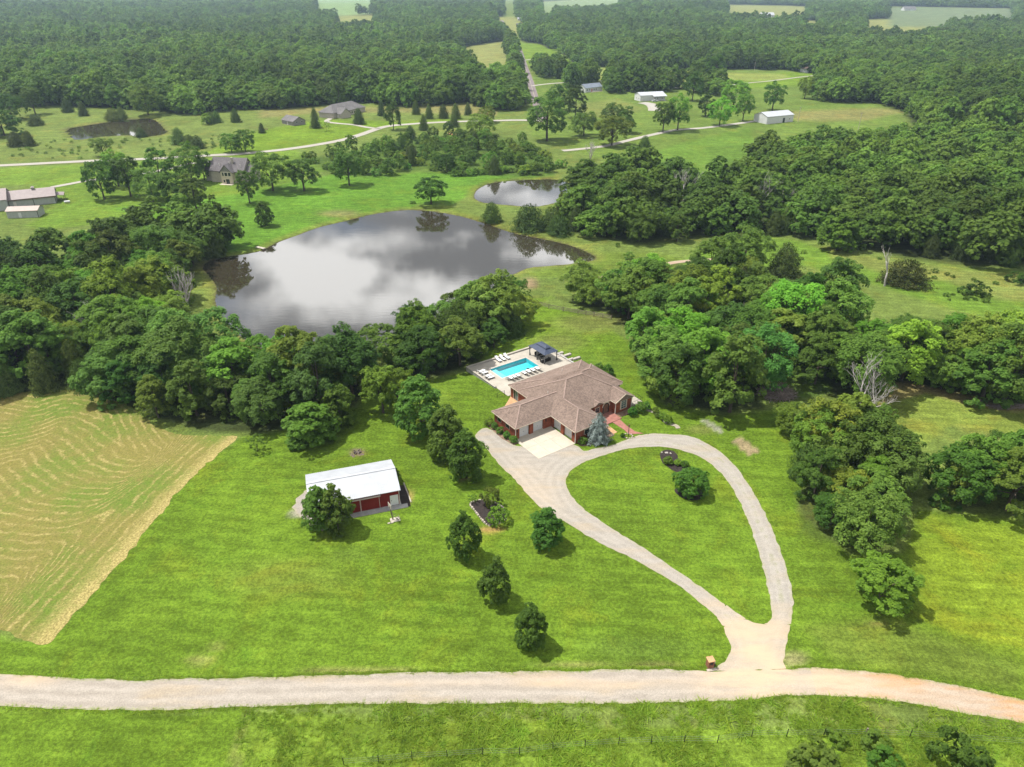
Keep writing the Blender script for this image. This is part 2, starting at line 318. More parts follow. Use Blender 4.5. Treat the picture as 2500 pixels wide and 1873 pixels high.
# ---------------------------------------------------------------- building blocks
class MB:                                                   # collects shapes, links them as ONE mesh object
    def __init__(s): s.v = []; s.f = []
    def add(s, vs, fs):
        b = len(s.v); s.v += [tuple(p) for p in vs]; s.f += [tuple(i + b for i in f) for f in fs]; return s
    def box(s, x0, x1, y0, y1, z0, z1):
        if x1 < x0: x0, x1 = x1, x0
        if y1 < y0: y0, y1 = y1, y0
        return s.add([(x0, y0, z0), (x1, y0, z0), (x1, y1, z0), (x0, y1, z0), (x0, y0, z1), (x1, y0, z1), (x1, y1, z1), (x0, y1, z1)],
                     [(0, 3, 2, 1), (4, 5, 6, 7), (0, 1, 5, 4), (1, 2, 6, 5), (2, 3, 7, 6), (3, 0, 4, 7)])
    def bar(s, a, b, w, h=None):                            # rectangular bar between two points
        a = Vector(a); b = Vector(b); d = (b - a).normalized(); h = h or w
        u = d.cross(Vector((0, 0, 1)))
        u = Vector((1, 0, 0)) if u.length < 1e-3 else u.normalized()
        n = u.cross(d); u = u * w / 2; n = n * h / 2
        return s.add([a - u - n, a + u - n, a + u + n, a - u + n, b - u - n, b + u - n, b + u + n, b - u + n],
                     [(0, 3, 2, 1), (4, 5, 6, 7), (0, 1, 5, 4), (1, 2, 6, 5), (2, 3, 7, 6), (3, 0, 4, 7)])
    def tube(s, pts, rad, n=6):
        pts = [Vector(p) for p in pts]; base = len(s.v)
        for i, p in enumerate(pts):
            d = (pts[min(i + 1, len(pts) - 1)] - pts[max(i - 1, 0)]).normalized()
            u = d.cross(Vector((0.31, 0.9, 0.2))).normalized(); w = d.cross(u)
            for k in range(n):
                a = 2 * math.pi * k / n; s.v.append(tuple(p + (u * math.cos(a) + w * math.sin(a)) * rad[i]))
        for i in range(len(pts) - 1):
            for k in range(n):
                a = base + i * n + k; b = base + i * n + (k + 1) % n; s.f.append((a, b, b + n, a + n))
        s.f.append(tuple(base + (len(pts) - 1) * n + k for k in range(n))); return s
    def prism(s, poly, z0, z1):                             # vertical prism over a ground polygon (counter-clockwise)
        n = len(poly); vs = [(x, y, z0) for x, y in poly] + [(x, y, z1) for x, y in poly]
        return s.add(vs, [tuple(range(n - 1, -1, -1)), tuple(range(n, 2 * n))] + [(i, (i + 1) % n, (i + 1) % n + n, i + n) for i in range(n)])
    def extrude(s, prof, f0, f1):                           # profile given as two lists of 3D points
        n = len(prof); return s.add([f0(p) for p in prof] + [f1(p) for p in prof], [tuple(range(n - 1, -1, -1)), tuple(range(n, 2 * n))] + [(i, (i + 1) % n, (i + 1) % n + n, i + n) for i in range(n)])
    def mesh(s, name, mat, smooth=False):
        m = bpy.data.meshes.new(name); m.from_pydata(s.v, [], s.f); m.validate()
        bm = bmesh.new(); bm.from_mesh(m); bmesh.ops.recalc_face_normals(bm, faces=bm.faces); bm.to_mesh(m); bm.free()
        if smooth: m.polygons.foreach_set('use_smooth', [True] * len(m.polygons))
        for k in (mat if isinstance(mat, (list, tuple)) else [mat]): m.materials.append(MAT[k])
        return m
    def build(s, name, mat, parent=None, smooth=False, bevel=0.0):
        o = bpy.data.objects.new(name, s.mesh(name, mat, smooth)); COL.objects.link(o)
        if parent is not None: o.parent = parent
        if bevel:
            b = o.modifiers.new('edge', 'BEVEL'); b.width = bevel; b.segments = 1; b.limit_method = 'ANGLE'
        return o
def tag(o, label=None, cat=None, group=None, kind=None):
    if label: o['label'] = label
    if cat: o['category'] = cat
    if group: o['group'] = group
    if kind: o['kind'] = kind
    return o
def empty(name, loc, rz, label, cat, group=None):
    o = bpy.data.objects.new(name, None); COL.objects.link(o); o.location = loc; o.rotation_euler = (0, 0, rz); o.empty_display_size = 0.5
    return tag(o, label, cat, group)
def link(name, mesh, parent=None, loc=None):
    o = bpy.data.objects.new(name, mesh); COL.objects.link(o)
    if parent is not None: o.parent = parent
    if loc is not None: o.location = loc
    return o
def kids(o): return [c for c in bpy.data.objects if c.parent == o]
def copy_tree(o, ch, loc, rz, scale=1.0, label=None, group=None):   # ch: {parent: children}
    r = o.copy(); COL.objects.link(r); r.location = loc; r.rotation_euler = (0, 0, rz); r.scale = (scale,) * 3 if isinstance(scale, (int, float)) else scale
    if label: r['label'] = label
    if group: r['group'] = group
    for c in ch.get(o, []):
        d = c.copy(); COL.objects.link(d); d.parent = r
        for e in ch.get(c, []):
            g = e.copy(); COL.objects.link(g); g.parent = d
    return r
def family(o):
    m = {}
    for x in bpy.data.objects:
        if x.parent is not None: m.setdefault(x.parent, []).append(x)
    return m
def numesh(name, V, F, mat, attrs=(), smooth=False):        # fast mesh from numpy quads/tris
    m = bpy.data.meshes.new(name); V = np.asarray(V, np.float32); F = np.asarray(F, np.int32); k = F.shape[1]
    m.vertices.add(len(V)); m.vertices.foreach_set('co', V.ravel()); m.loops.add(F.size); m.loops.foreach_set('vertex_index', F.ravel())
    m.polygons.add(len(F)); m.polygons.foreach_set('loop_start', np.arange(len(F), dtype=np.int32) * k)
    for nm, ty, arr in attrs:
        a = m.attributes.new(nm, ty, 'POINT'); a.data.foreach_set('color' if ty == 'FLOAT_COLOR' else 'value', np.asarray(arr, np.float32).ravel())
    m.update(calc_edges=True)
    if smooth: m.polygons.foreach_set('use_smooth', np.ones(len(F), bool))
    m.materials.append(MAT[mat]); return m
def region(name, f, box, step, lift, mat, attrs=None, level=None):   # sheet over {f<0}: marching squares on a fine grid
    x0, x1, y0, y1 = box; xs = np.arange(x0, x1, step); ys = np.arange(y0, y1, step)
    X, Y = np.meshgrid(xs, ys); D = f(X, Y); ny, nx = X.shape
    V = []; idx = {}; F = []
    def vid(key, x, y, d):
        if key not in idx: idx[key] = len(V); V.append((x, y, d))
        return idx[key]
    I = D < 0
    any4 = I[:-1, :-1] | I[1:, :-1] | I[:-1, 1:] | I[1:, 1:]
    for j, i in zip(*np.nonzero(any4)):
        c = ((j, i), (j, i + 1), (j + 1, i + 1), (j + 1, i)); poly = []
        for k in range(4):
            a = c[k]; b = c[(k + 1) % 4]; da = D[a]; db = D[b]
            if da < 0: poly.append(vid(a, X[a], Y[a], -da))
            if (da < 0) != (db < 0):
                t = da / (da - db); key = (min(a, b), max(a, b))
                poly.append(vid(key, X[a] + (X[b] - X[a]) * t, Y[a] + (Y[b] - Y[a]) * t, 0.0))
        if len(poly) >= 3: F.append(poly)
    A = np.array(V); Z = (terrain(A[:, 0], A[:, 1]) if level is None else np.full(len(A), level)) + lift
    m = bpy.data.meshes.new(name); m.from_pydata(list(zip(A[:, 0], A[:, 1], Z)), [], F)
    for nm, arr in (([] if attrs and 'edge' in attrs else [('edge', A[:, 2])]) + ([(k, g(A[:, 0], A[:, 1])) for k, g in attrs.items()] if attrs else [])):
        a = m.attributes.new(nm, 'FLOAT', 'POINT'); a.data.foreach_set('value', np.asarray(arr, np.float32))
    m.materials.append(MAT[mat]); o = bpy.data.objects.new(name, m); COL.objects.link(o); return o
def bbox(pts, pad):
    xs = [p[0] for p in pts]; ys = [p[1] for p in pts]; return min(xs) - pad, max(xs) + pad, min(ys) - pad, max(ys) + pad
def jag(x, y, a=0.25): return a * (0.6 * vnoise(x, y, 1.1, 3) + 0.5 * vnoise(x, y, 3.7, 5) + 0.35 * vnoise(x, y, 0.5, 9))
HAZE = True
# ---------------------------------------------------------------- setting: survey polygons (2212 sheet) and colours
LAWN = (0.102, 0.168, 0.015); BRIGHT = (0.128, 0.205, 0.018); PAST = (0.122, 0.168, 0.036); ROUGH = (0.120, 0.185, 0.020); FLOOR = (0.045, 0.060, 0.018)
TANG = (0.20, 0.185, 0.065); YEL = (0.20, 0.215, 0.062); DIRT = (0.27, 0.185, 0.115); CLAY = (0.40, 0.20, 0.10); SCRUB = (0.070, 0.118, 0.020); GREYG = (0.34, 0.31, 0.28)
LAKE = [(440,575),(470,560),(555,545),(600,525),(640,510),(690,492),(740,480),(800,465),(860,456),(900,455),(950,460),(1000,470),(1050,485),(1110,505),(1170,517),(1230,531),(1268,546),(1284,560),(1230,570),(1150,577),(1125,585),(1090,603),(1040,640),(965,688),(885,735),(800,764),(700,770),(600,762),(540,738),(500,708),(480,680),(467,650),(470,620),(455,597)]
POND = [(1025,425),(1033,410),(1060,397),(1100,392),(1150,389),(1200,389),(1235,402),(1230,430),(1190,440),(1150,446),(1080,441),(1040,436)]
POND3 = [(149,280),(172,274),(210,268),(250,262),(288,258),(318,257),(336,263),(351,279),(356,288),(328,295),(288,292),(240,293),(207,296),(172,300),(158,290)]
HAY = [(-80,862),(0,858),(70,845),(150,842),(205,858),(255,868),(300,890),(345,925),(400,938),(460,941),(512,944),(480,975),(430,1015),(380,1070),(330,1130),(270,1200),(210,1270),(150,1335),(100,1388),(40,1375),(0,1360),(-80,1345)]
FAR_L = [(-400,-60),(1086,-60),(1086,40),(1090,60),(1098,85),(1108,110),(1118,140),(1130,180),(1140,228),(1130,240),(1075,240),(1000,222),(905,232),(850,232),(800,222),(700,227),(620,236),(540,236),(430,248),(330,240),(140,229),(0,233),(-400,240)]
FAR_R = [(1108,-60),(2700,-60),(2700,345),(2240,338),(2080,312),(2000,300),(1955,245),(1905,223),(1772,222),(1768,195),(1790,165),(1700,152),(1560,150),(1400,150),(1330,148),(1270,144),(1220,131),(1160,104),(1130,92),(1120,75)]
GROVES = [[(1312,178),(1420,178),(1480,192),(1440,200),(1312,202)],[(1222,178),(1285,172),(1285,188),(1225,192)],[(1140,140),(1185,135),(1222,160),(1215,172),(1158,170)],
          [(352,270),(430,272),(536,264),(540,240),(450,245),(362,242)],
          [(1490,190),(1525,205),(1560,210),(1545,190),(1500,178)]]
CLEAR = [[(990,104),(1088,88),(1106,140),(1120,182),(1050,182),(1010,156)],[(1118,90),(1165,95),(1222,120),(1245,142),(1190,150),(1132,140)],[(680,-8),(800,-8),(812,30),(684,38)],[(724,34),(812,32),(812,66),(724,70)],
         [(1168,4),(1340,-6),(1340,24),(1200,34),(1194,50),(1168,50)],[(1565,10),(1700,12),(1745,14),(1740,54),(1640,52),(1570,46)],[(1640,36),(1680,38),(1690,62),(1640,56)],[(1736,44),(1765,45),(1768,72),(1735,72)],[(1915,14),(2185,18),(2195,62),(1920,58)],[(1860,42),(2046,40),(2046,76),(1950,98),(1864,88)],
         [(2012,272),(2090,268),(2130,300),(2050,312)],[(1068,36),(1112,36),(1150,62),(1120,75),(1075,70)]]
WOOD_LEFT = [(-120,870),(0,858),(120,845),(200,848),(330,905),(440,935),(560,940),(640,922),(760,885),(790,852),(775,820),(690,814),(600,816),(520,808),(472,788),(436,740),(420,690),(404,650),(392,622),(436,580),(488,540),(465,522),(380,514),(285,516),(240,545),(205,585),(100,590),(0,585),(-120,590)]
WOOD_MID = [(806,796),(860,812),(930,822),(1010,790),(1085,754),(1116,716),(1126,686),(1104,662),(1052,656),(996,690),(915,728),(850,775)]
WOOD_RIGHT = [(1152,634),(1240,652),(1310,674),(1362,722),(1385,800),(1430,865),(1550,892),(1650,888),(1640,800),(1720,792),(1765,850),(1860,872),(1920,838),(2010,848),(2110,868),(2330,890),(2330,800),(2130,778),(2040,762),(1930,738),(1830,705),(1740,668),(1640,632),(1560,612),(1420,628),(1280,645),(1200,641)]
WOOD_CREEK = [(1215,440),(1195,470),(1255,512),(1400,528),(1560,512),(1720,505),(1850,538),(2000,565),(2120,578),(2330,575),(2330,335),(2100,335),(2000,322),(1890,322),(1790,330),(1650,345),(1615,372),(1640,420),(1600,425),(1560,405),(1480,420),(1400,402),(1300,395),(1235,405)]
SCRUB_MID = [(640,345),(740,330),(880,300),(1000,290),(1120,300),(1180,330),(1200,385),(1100,382),(980,372),(900,372),(780,385),(700,372)]
CLUSTER_NEAR = [(1725,1150),(1760,1172),(1800,1180),(1860,1190),(1905,1186),(1922,1150),(1926,1090),(1930,1030),(1935,985),(1915,955),(1880,945),(1800,960),(1760,985),(1735,1040),(1722,1100)]
CLUSTER_EDGE = [(2050,1090),(2080,1102),(2130,1110),(2212,1126),(2330,1135),(2330,985),(2212,985),(2130,990),(2085,1000),(2060,1030)]
GABLE_YARD = [(190,425),(240,440),(330,440),(400,450),(480,430),(470,390),(400,380),(290,385),(200,400)]
ISLAND = [(1222,1035),(1250,1005),(1310,982),(1370,968),(1430,965),(1490,978),(1540,1005),(1580,1050),(1610,1110),(1640,1190),(1655,1260),(1666,1310),(1662,1340),(1640,1348),(1610,1335),(1560,1300),(1480,1245),(1400,1190),(1320,1140),(1260,1100),(1230,1065)]
DRIVE = [(1025,941),(1052,924),(1085,945),(1108,962),(1150,965),(1240,961),(1261,974),(1292,968),(1328,960),(1381,940),(1450,938),(1510,949),(1570,988),(1612,1040),(1652,1110),(1682,1180),(1702,1240),(1713,1290),(1711,1340),(1701,1390),(1692,1430),(1694,1458),(1520,1458),(1548,1443),(1574,1420),(1576,1390),(1555,1345),(1510,1300),(1450,1255),(1380,1215),(1300,1175),(1240,1140),(1180,1105),(1150,1080),(1117,1041),(1079,1003),(1045,965)]
ROAD_N = [(-140,1440),(-60,1447),(0,1455),(100,1462),(200,1468),(300,1470),(440,1466),(600,1463),(800,1458),(950,1452),(1100,1452),(1300,1448),(1450,1446),(1525,1451),(1600,1449),(1692,1446),(1760,1443),(1850,1448),(1950,1460),(2050,1478),(2130,1495),(2212,1513),(2300,1535),(2420,1570)]
ROAD_S = [(2420,1635),(2300,1592),(2212,1562),(2100,1545),(2000,1525),(1900,1510),(1800,1503),(1700,1503),(1600,1512),(1450,1518),(1200,1520),(900,1520),(700,1522),(500,1528),(300,1535),(150,1533),(0,1525),(-80,1515),(-140,1508)]
W2 = lambda pts: [tuple(U(*p)[:2]) for p in pts]
WZ = lambda pts, z: [tuple(GZ(p[0] * KS, p[1] * KS, z)[:2]) for p in pts]
LAKE_Z = -3.5
lakes = [(smooth(WZ(LAKE, LAKE_Z), 4, True), LAKE_Z)]
c = U(1130, 415); lakes.append((smooth(WZ(POND, c.z - 0.5), 4, True), c.z - 0.5))
c = U(250, 277); lakes.append((smooth(WZ(POND3, c.z - 0.5), 4, True), c.z - 0.5))

# ground sheet: fine under the house, coarser towards the horizon
def axis(lo, hi, a, b, s0, g, smax):
    v = list(np.arange(a, b, s0)); x = v[-1]; s = s0
    while x < hi: s = min(s * g, smax); x += s; v.append(x)
    x = v[0]; s = s0
    while x > lo: s = min(s * g, smax); x -= s; v.insert(0, x)
    return np.array(v)
gx = axis(-4500, 4500, -70, 75, 0.8, 1.028, 120); gy = axis(-150, 6400, 36, 150, 0.8, 1.014, 60)
X, Y = np.meshgrid(gx, gy); X = X.ravel(); Y = Y.ravel(); Z = terrain(X, Y)
col = np.tile(np.array(PAST), (len(X), 1)); PX, PY = survey(X, Y, Z); vis = Y > 20
jx = PX + 5 * vnoise(X, Y, 6.0, 1) * np.clip(120 / np.maximum(Y, 1), 0, 1) * 2; jy = PY + 3 * vnoise(X, Y, 7.0, 2) * np.clip(120 / np.maximum(Y, 1), 0, 1)
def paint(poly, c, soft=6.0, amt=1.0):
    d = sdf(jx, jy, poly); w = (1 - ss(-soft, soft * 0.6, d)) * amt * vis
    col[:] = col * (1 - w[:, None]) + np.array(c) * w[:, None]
def blob(x, y, rx, ry, c, amt=0.8):
    r = np.hypot((jx - x) / rx, (jy - y) / ry); w = (1 - ss(0.25, 1.1, r)) * amt * vis
    col[:] = col * (1 - w[:, None]) + np.array(c) * w[:, None]
out_of_sheet = (~vis) | (PX < -150) | (PX > 2400)
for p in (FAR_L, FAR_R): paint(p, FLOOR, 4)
for p in CLEAR: paint(p, YEL, 3)
paint(CLEAR[1], BRIGHT, 3); paint(CLEAR[2], (0.17, 0.25, 0.09), 3); paint(CLEAR[8], (0.13, 0.17, 0.08), 3); paint(CLEAR[4], (0.17, 0.23, 0.09), 3)
paint([(1000,222),(1130,240),(1150,300),(1250,330),(1480,400),(1600,420),(1640,330),(1880,320),(1990,290),(1900,225),(1780,150),(1150,150),(1160,230)], (0.115, 0.172, 0.030), 5)
paint([(1560,165),(1780,152),(1960,160),(1960,178),(1800,182),(1620,192),(1560,200)], BRIGHT, 3)
paint([(1700,240),(1900,232),(1960,240),(1870,262),(1720,262)], TANG, 6, 0.8); paint([(1240,225),(1330,212),(1400,235),(1330,255),(1250,250)], TANG, 6, 0.35)
paint([(1250,145),(1400,150),(1700,160),(1700,172),(1400,185),(1290,180)], (0.19, 0.23, 0.05), 3)
paint([(1180,90),(1240,100),(1230,110),(1190,112)], BRIGHT, 2)
paint([(-80,235),(350,240),(560,240),(800,262),(440,330),(200,346),(-80,362)], (0.128, 0.172, 0.038), 4)
paint([(560,236),(720,230),(880,232),(1010,222),(1075,240),(1075,252),(900,244),(700,244),(560,256)], TANG, 4, 0.85)
paint([(440,332),(560,282),(690,258),(860,262),(1000,255),(1000,262),(830,277),(760,296),(640,319),(540,330)], BRIGHT, 3)
paint([(-60,366),(190,354),(450,340),(640,324),(700,370),(500,440),(330,470),(230,480),(90,500),(60,490),(130,430),(60,400),(-60,405)], (0.120, 0.195, 0.024), 3)
paint([(230,450),(480,425),(720,375),(900,372),(1190,365),(1200,392),(1010,425),(960,452),(900,452),(700,490),(560,540),(420,585),(480,540),(470,510)], (0.092, 0.190, 0.020), 5)
paint([(880,440),(960,440),(1060,480),(1180,512),(1290,545),(1420,545),(1480,560),(1400,600),(1280,600),(1160,600),(1130,590),(1280,570),(1170,520),(1000,475)], (0.115, 0.165, 0.026), 4)
blob(735,462,60,12,DIRT,0.45); blob(590,490,40,10,SCRUB,0.5); blob(1142,612,26,16,DIRT,0.8); blob(690,478,50,10,SCRUB,0.5)
paint(SCRUB_MID, SCRUB, 8); blob(975,290,12,6,CLAY,0.9); blob(215,268,26,5,CLAY,0.8); blob(190,270,16,4,CLAY,0.7)
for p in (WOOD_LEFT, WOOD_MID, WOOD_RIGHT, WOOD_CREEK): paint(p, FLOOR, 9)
paint([(1290,380),(1400,330),(1500,300),(1620,275),(1640,340),(1600,372),(1560,405),(1440,400)], (0.100, 0.175, 0.024), 5)
paint([(1480,556),(1560,520),(1640,505),(1720,520),(1810,545),(1930,560),(2100,580),(2330,590),(2330,705),(2140,690),(2030,660),(1900,620),(1740,575),(1560,585),(1470,590)], (0.112, 0.190, 0.024), 6)
paint([(1790,540),(1900,556),(2080,580),(2212,590),(2330,600),(2330,660),(2160,650),(2050,610),(1900,590),(1800,560)], (0.185, 0.195, 0.056), 8, 0.65)
blob(1385,592,60,8,DIRT,0.5)
paint([(-80,1370),(100,1388),(250,1180),(430,1000),(515,944),(640,925),(770,880),(800,830),(820,808),(930,822),(1010,800),(1120,690),(1140,650),(1240,672),(1310,695),(1362,740),(1385,810),(1430,870),(1550,896),(1660,890),(1700,880),(1770,930),(1740,1000),(1722,1100),(1830,1200),(1960,1195),(1978,1100),(2100,1112),(2400,1140),(2420,1600),(2212,1530),(1760,1460),(1000,1470),(0,1470),(-140,1480)], LAWN, 5)
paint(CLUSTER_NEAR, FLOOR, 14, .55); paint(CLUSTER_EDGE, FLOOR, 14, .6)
paint([(1870,880),(1915,832),(2010,845),(2110,866),(2360,892),(2360,960),(2200,950),(2060,915),(2000,960),(1960,1000),(1930,940),(1880,930)], (0.150, 0.195, 0.034), 6)
paint([(1920,830),(1960,822),(2050,845),(2212,880),(2212,892),(2080,872),(1990,850),(1925,870),(1915,905),(1900,890)], (0.22, 0.165, 0.075), 5, 0.75)
paint([(1960,1200),(1990,1110),(2100,1115),(2400,1145),(2420,1440),(2250,1440),(2060,1380),(1980,1340)], (0.160, 0.222, 0.018), 40, 0.9)
paint([(1720,1350),(1900,1330),(2212,1430),(2212,1500),(1800,1430)], (0.120, 0.155, 0.026), 20, 0.6)
for a in ((560,1080,160,60,BRIGHT,0.5),(330,1330,130,40,BRIGHT,0.5),(620,1250,180,60,(0.128,0.168,0.026),0.55),(900,1350,160,50,BRIGHT,0.4),(1380,1400,180,40,(0.085,0.135,0.022),0.6),(1420,1110,80,40,BRIGHT,0.4),(760,1200,60,22,(0.085,0.130,0.022),0.5),
          (1270,700,110,30,(0.150,0.160,0.045),0.7),(1200,740,80,26,(0.155,0.150,0.05),0.5),(1290,790,70,30,(0.10,0.17,0.022),0.6),(930,860,60,40,(0.12,0.175,0.024),0.5),(800,830,16,24,(0.22,0.17,0.07),0.7),(1450,850,20,26,(0.24,0.21,0.1),0.6),
          (1600,1340,12,9,TANG,0.6),(1720,1425,46,24,(0.26,0.235,0.11),0.75),(430,1425,50,16,TANG,0.6),(470,1395,30,14,TANG,0.4),(1510,930,40,14,TANG,0.45),(1775,975,14,8,CLAY,0.6),(1745,955,12,7,CLAY,0.5),(880,1072,16,20,(0.30,0.21,0.08),0.75),(640,1108,28,12,GREYG,0.7),(1063,1143,34,10,CLAY,0.6),
          (1000,1035,16,9,(0.27,0.18,0.10),0.6),(1150,1390,26,10,ROUGH,0.3),(772,978,22,11,(0.24,0.18,0.12),0.75),(1885,1350,30,9,TANG,0.4)): blob(*a)
paint([(1580,951),(1604,943),(1641,973),(1613,983)], (0.32, 0.24, 0.145), 1.6, 0.85)
paint([(1505,908),(1520,905),(1560,925),(1565,940),(1545,935)], GREYG, 3, 0.6)
paint([(1690,800),(1790,790),(1800,850),(1700,865)], SCRUB, 6); paint([(1200,640),(1150,660),(1140,680),(1128,672),(1140,645)], LAWN, 4)
paint([(470,1440),(820,1443),(1500,1432),(1500,1435),(820,1448),(470,1444)], TANG, 1.5, 0.6)
paint([(-140,1520),(2420,1600),(2420,1700),(-140,1700)], ROUGH, 3); paint([(-140,1536),(300,1540),(526,1532),(518,1580),(505,1700),(-140,1700)], LAWN, 2.5); paint([(526,1532),(540,1532),(535,1560),(520,1660),(505,1700),(490,1700),(515,1580)], TANG, 3, 0.4)
col[out_of_sheet] = np.where((vnoise(X, Y, 160, 8)[out_of_sheet, None] > 0.1), np.array(FLOOR), np.array(PAST))
for poly, lv in lakes:
    x0, x1, y0, y1 = bbox(poly, 12); k = np.nonzero((X > x0) & (X < x1) & (Y > y0) & (Y < y1))[0]
    D = sdf(X[k], Y[k], poly); zl = lv + np.where(D > 0, 0.13 * D, np.maximum(0.35 * D, -2.2)); w = 1 - ss(1.0, 8.0, D)
    Z[k] = Z[k] * (1 - w) + np.minimum(Z[k], zl) * w
    wv = ((1 - ss(1.5, 5.0, D)) * 0.6)[:, None]; col[k] = col[k] * (1 - wv) + np.array((0.150, 0.165, 0.035)) * wv
    wm = (1 - ss(0.2, 1.0, D))[:, None]; col[k] = col[k] * (1 - wm) + np.array((0.085, 0.075, 0.035)) * wm
# hollow under the swimming pool
qx = X - 7.154; qy = Y - 112.522; ca, sa = math.cos(math.radians(35.25)), math.sin(math.radians(35.25)); pu = qx * ca + qy * sa; pv = qx * sa - qy * ca
Z = np.where((pu > 2.6) & (pu < 14.6) & (pv > -27.2) & (pv < -20.2), np.minimum(Z, -2.6), Z)
nx = len(gx); ny = len(gy); ii = (np.arange(ny - 1)[:, None] * nx + np.arange(nx - 1)[None, :]).ravel()
F = np.stack([ii, ii + 1, ii + nx + 1, ii + nx], 1)
go = link('ground', numesh('ground', np.stack([X, Y, Z], 1), F, 'ground', [('Col', 'FLOAT_COLOR', np.concatenate([col, np.ones((len(col), 1))], 1))], True))
tag(go, 'rolling green lawns, pastures and forest floor', 'ground', kind='structure')
GROUNDZ = Z.min()

# water
for nm, (poly, lv), lab in (('lake', lakes[0], 'large lake with clouds mirrored in it'), ('pond', lakes[1], 'small pond behind the lake dam'), ('pond', lakes[2], 'dark farm pond in the far pasture')):
    cx = sum(p[0] for p in poly) / len(poly); cy_ = sum(p[1] for p in poly) / len(poly)
    o = region(nm, lambda x, y: sdf(x, y, poly) - 2.5, bbox(poly, 6), 2.0, 0.0, 'lake_water', level=lv); tag(o, lab, 'water', kind='structure')

# hay field with raked rows
hp = smooth(W2(HAY), 3, True)
guide = smooth(W2([(-250,850),(-60,1000),(60,1080),(130,1180),(190,1250),(260,1150),(330,1060),(380,1000),(360,940),(300,905)]), 6)
north = smooth(W2([(-80,900),(60,905),(150,880),(220,905),(262,960),(300,990),(360,985),(420,965)]), 6); east = W2([(515,940),(100,1392)])
def phi(x, y):
    a = dline(x, y, north); b = dline(x, y, east) ; w = 1 - ss(7, 13, b)
    return b * w + (a * 1.0 + 0.18 * x) * (1 - w)
def hedge(x, y): return dline(x, y, east)
o = region('hay_field', lambda x, y: sdf(x, y, hp) + jag(x, y, 0.6), bbox(hp, 2), 0.5, 0.03, 'hay', {'phi': phi, 'edge': hedge}); tag(o, 'mown hay field with curving straw rows', 'field', kind='structure')

# roads and drives
rp = W2(ROAD_N + ROAD_S); dp = W2(smooth(DRIVE, 3, True)); ip = W2(smooth(ISLAND, 3, True))
rn = W2(ROAD_N); rs = W2(ROAD_S)
split = U(1752, 1470).x; jn = [tuple(p) for p in W2([(1692,1446),(1525,1451)])]
fr = lambda x, y: sdf(x, y, rp) + jag(x, y, 0.18)
def fd(x, y): return np.maximum(np.maximum(sdf(x, y, dp), -sdf(x, y, ip)), -sdf(x, y, rp)) + jag(x, y, 0.20)
def edge_all(x, y): return np.maximum(-np.minimum(fr(x, y), np.maximum(sdf(x, y, dp), -sdf(x, y, ip)) + jag(x, y, 0.2)), 0)
def tan_at(*spots):
    S = [(U(a, b).x, U(a, b).y, rx, ry, k) for a, b, rx, ry, k in spots]
    return lambda x, y: np.clip(sum(k * np.exp(-((x - a) / rx) ** 2 - ((y - b) / ry) ** 2) for a, b, rx, ry, k in S), 0, 1)
TAN_ = tan_at((1640,1420,3.4,5.5,.95),(1640,1462,6.5,1.9,.95),(1600,1480,6,1.6,.8),(1250,1475,9,.8,.7),(900,1475,9,.5,.5),(60,1470,3,1,.9),(1560,1340,5,4,.45),(1130,1040,5,6,.4),(1180,1090,3,3,.5),(1795,1478,3.2,1.6,1.0),(1880,1485,5,1.5,.5),(1690,1360,2.5,3,.35))
o = region('gravel_road', lambda x, y: np.maximum(fr(x, y), x - split + 0.8 * vnoise(x, y, 2.0, 4)), bbox(rp, 1), 0.3, 0.045, 'gravel_road', {'edge': edge_all, 'tan': TAN_}); tag(o, 'pale gravel road along the foot of the lawn', 'road', kind='structure')
o = region('gravel_road', lambda x, y: np.maximum(fr(x, y), split - x - 0.8 * vnoise(x, y, 2.0, 4)), bbox(rp, 1), 0.3, 0.045, 'clay_road', {'edge': edge_all, 'tan': TAN_}); tag(o, 'orange clay end of the gravel road', 'road', kind='structure')
LOOP = W2([(1400,880),(1850,880),(1850,1338),(1560,1342),(1560,1100),(1400,1000)])
fl = lambda x, y: sdf(x, y, LOOP) + 1.2 * vnoise(x, y, 3.0, 6)
o = region('driveway', lambda x, y: np.maximum(fd(x, y), -fl(x, y)), bbox(dp, 1), 0.3, 0.035, 'gravel_drive', {'edge': edge_all, 'tan': TAN_}); tag(o, 'gravel driveway and parking beside the brick house', 'driveway', kind='structure')
o = region('driveway', lambda x, y: np.maximum(fd(x, y), fl(x, y)), bbox(dp, 1), 0.3, 0.035, 'gravel_loop', {'edge': edge_all, 'tan': TAN_}); tag(o, 'grass-streaked loop of the gravel driveway', 'driveway', kind='structure')
def ribbon(name, pts, width, mat, lab, cat='road', lift=0.12):
    P = smooth(W2(pts), 8); V = []; Fq = []; E = []
    for i, p in enumerate(P):
        a = np.array(P[max(i - 1, 0)]); b = np.array(P[min(i + 1, len(P) - 1)]); d = (b - a) / (np.linalg.norm(b - a) + 1e-9); n = np.array([-d[1], d[0]])
        for k, t in enumerate((-0.5, -0.2, 0.2, 0.5)):
            w = width * (1 + 0.07 * vnoise(p[0], p[1], 5, k)); q = np.array(p) + n * t * w
            V.append((q[0], q[1], float(terrain(q[0], q[1])) + lift)); E.append((0.5 - abs(t)) * width)
        if i:
            for k in range(3): j = (i - 1) * 4 + k; Fq.append((j, j + 1, j + 5, j + 4))
    o = link(name, numesh(name, V, Fq, mat, [('edge', 'FLOAT', E)])); return tag(o, lab, cat, kind='structure')
ribbon('gravel_road', [(-120,364),(0,358),(100,353),(200,348),(330,343),(440,337),(540,331),(640,320),(734,304),(780,291),(828,275),(879,269),(963,264),(1070,261),(1126,260),(1172,262)], 5.2, 'gravel_far', 'pale gravel road past the far houses')
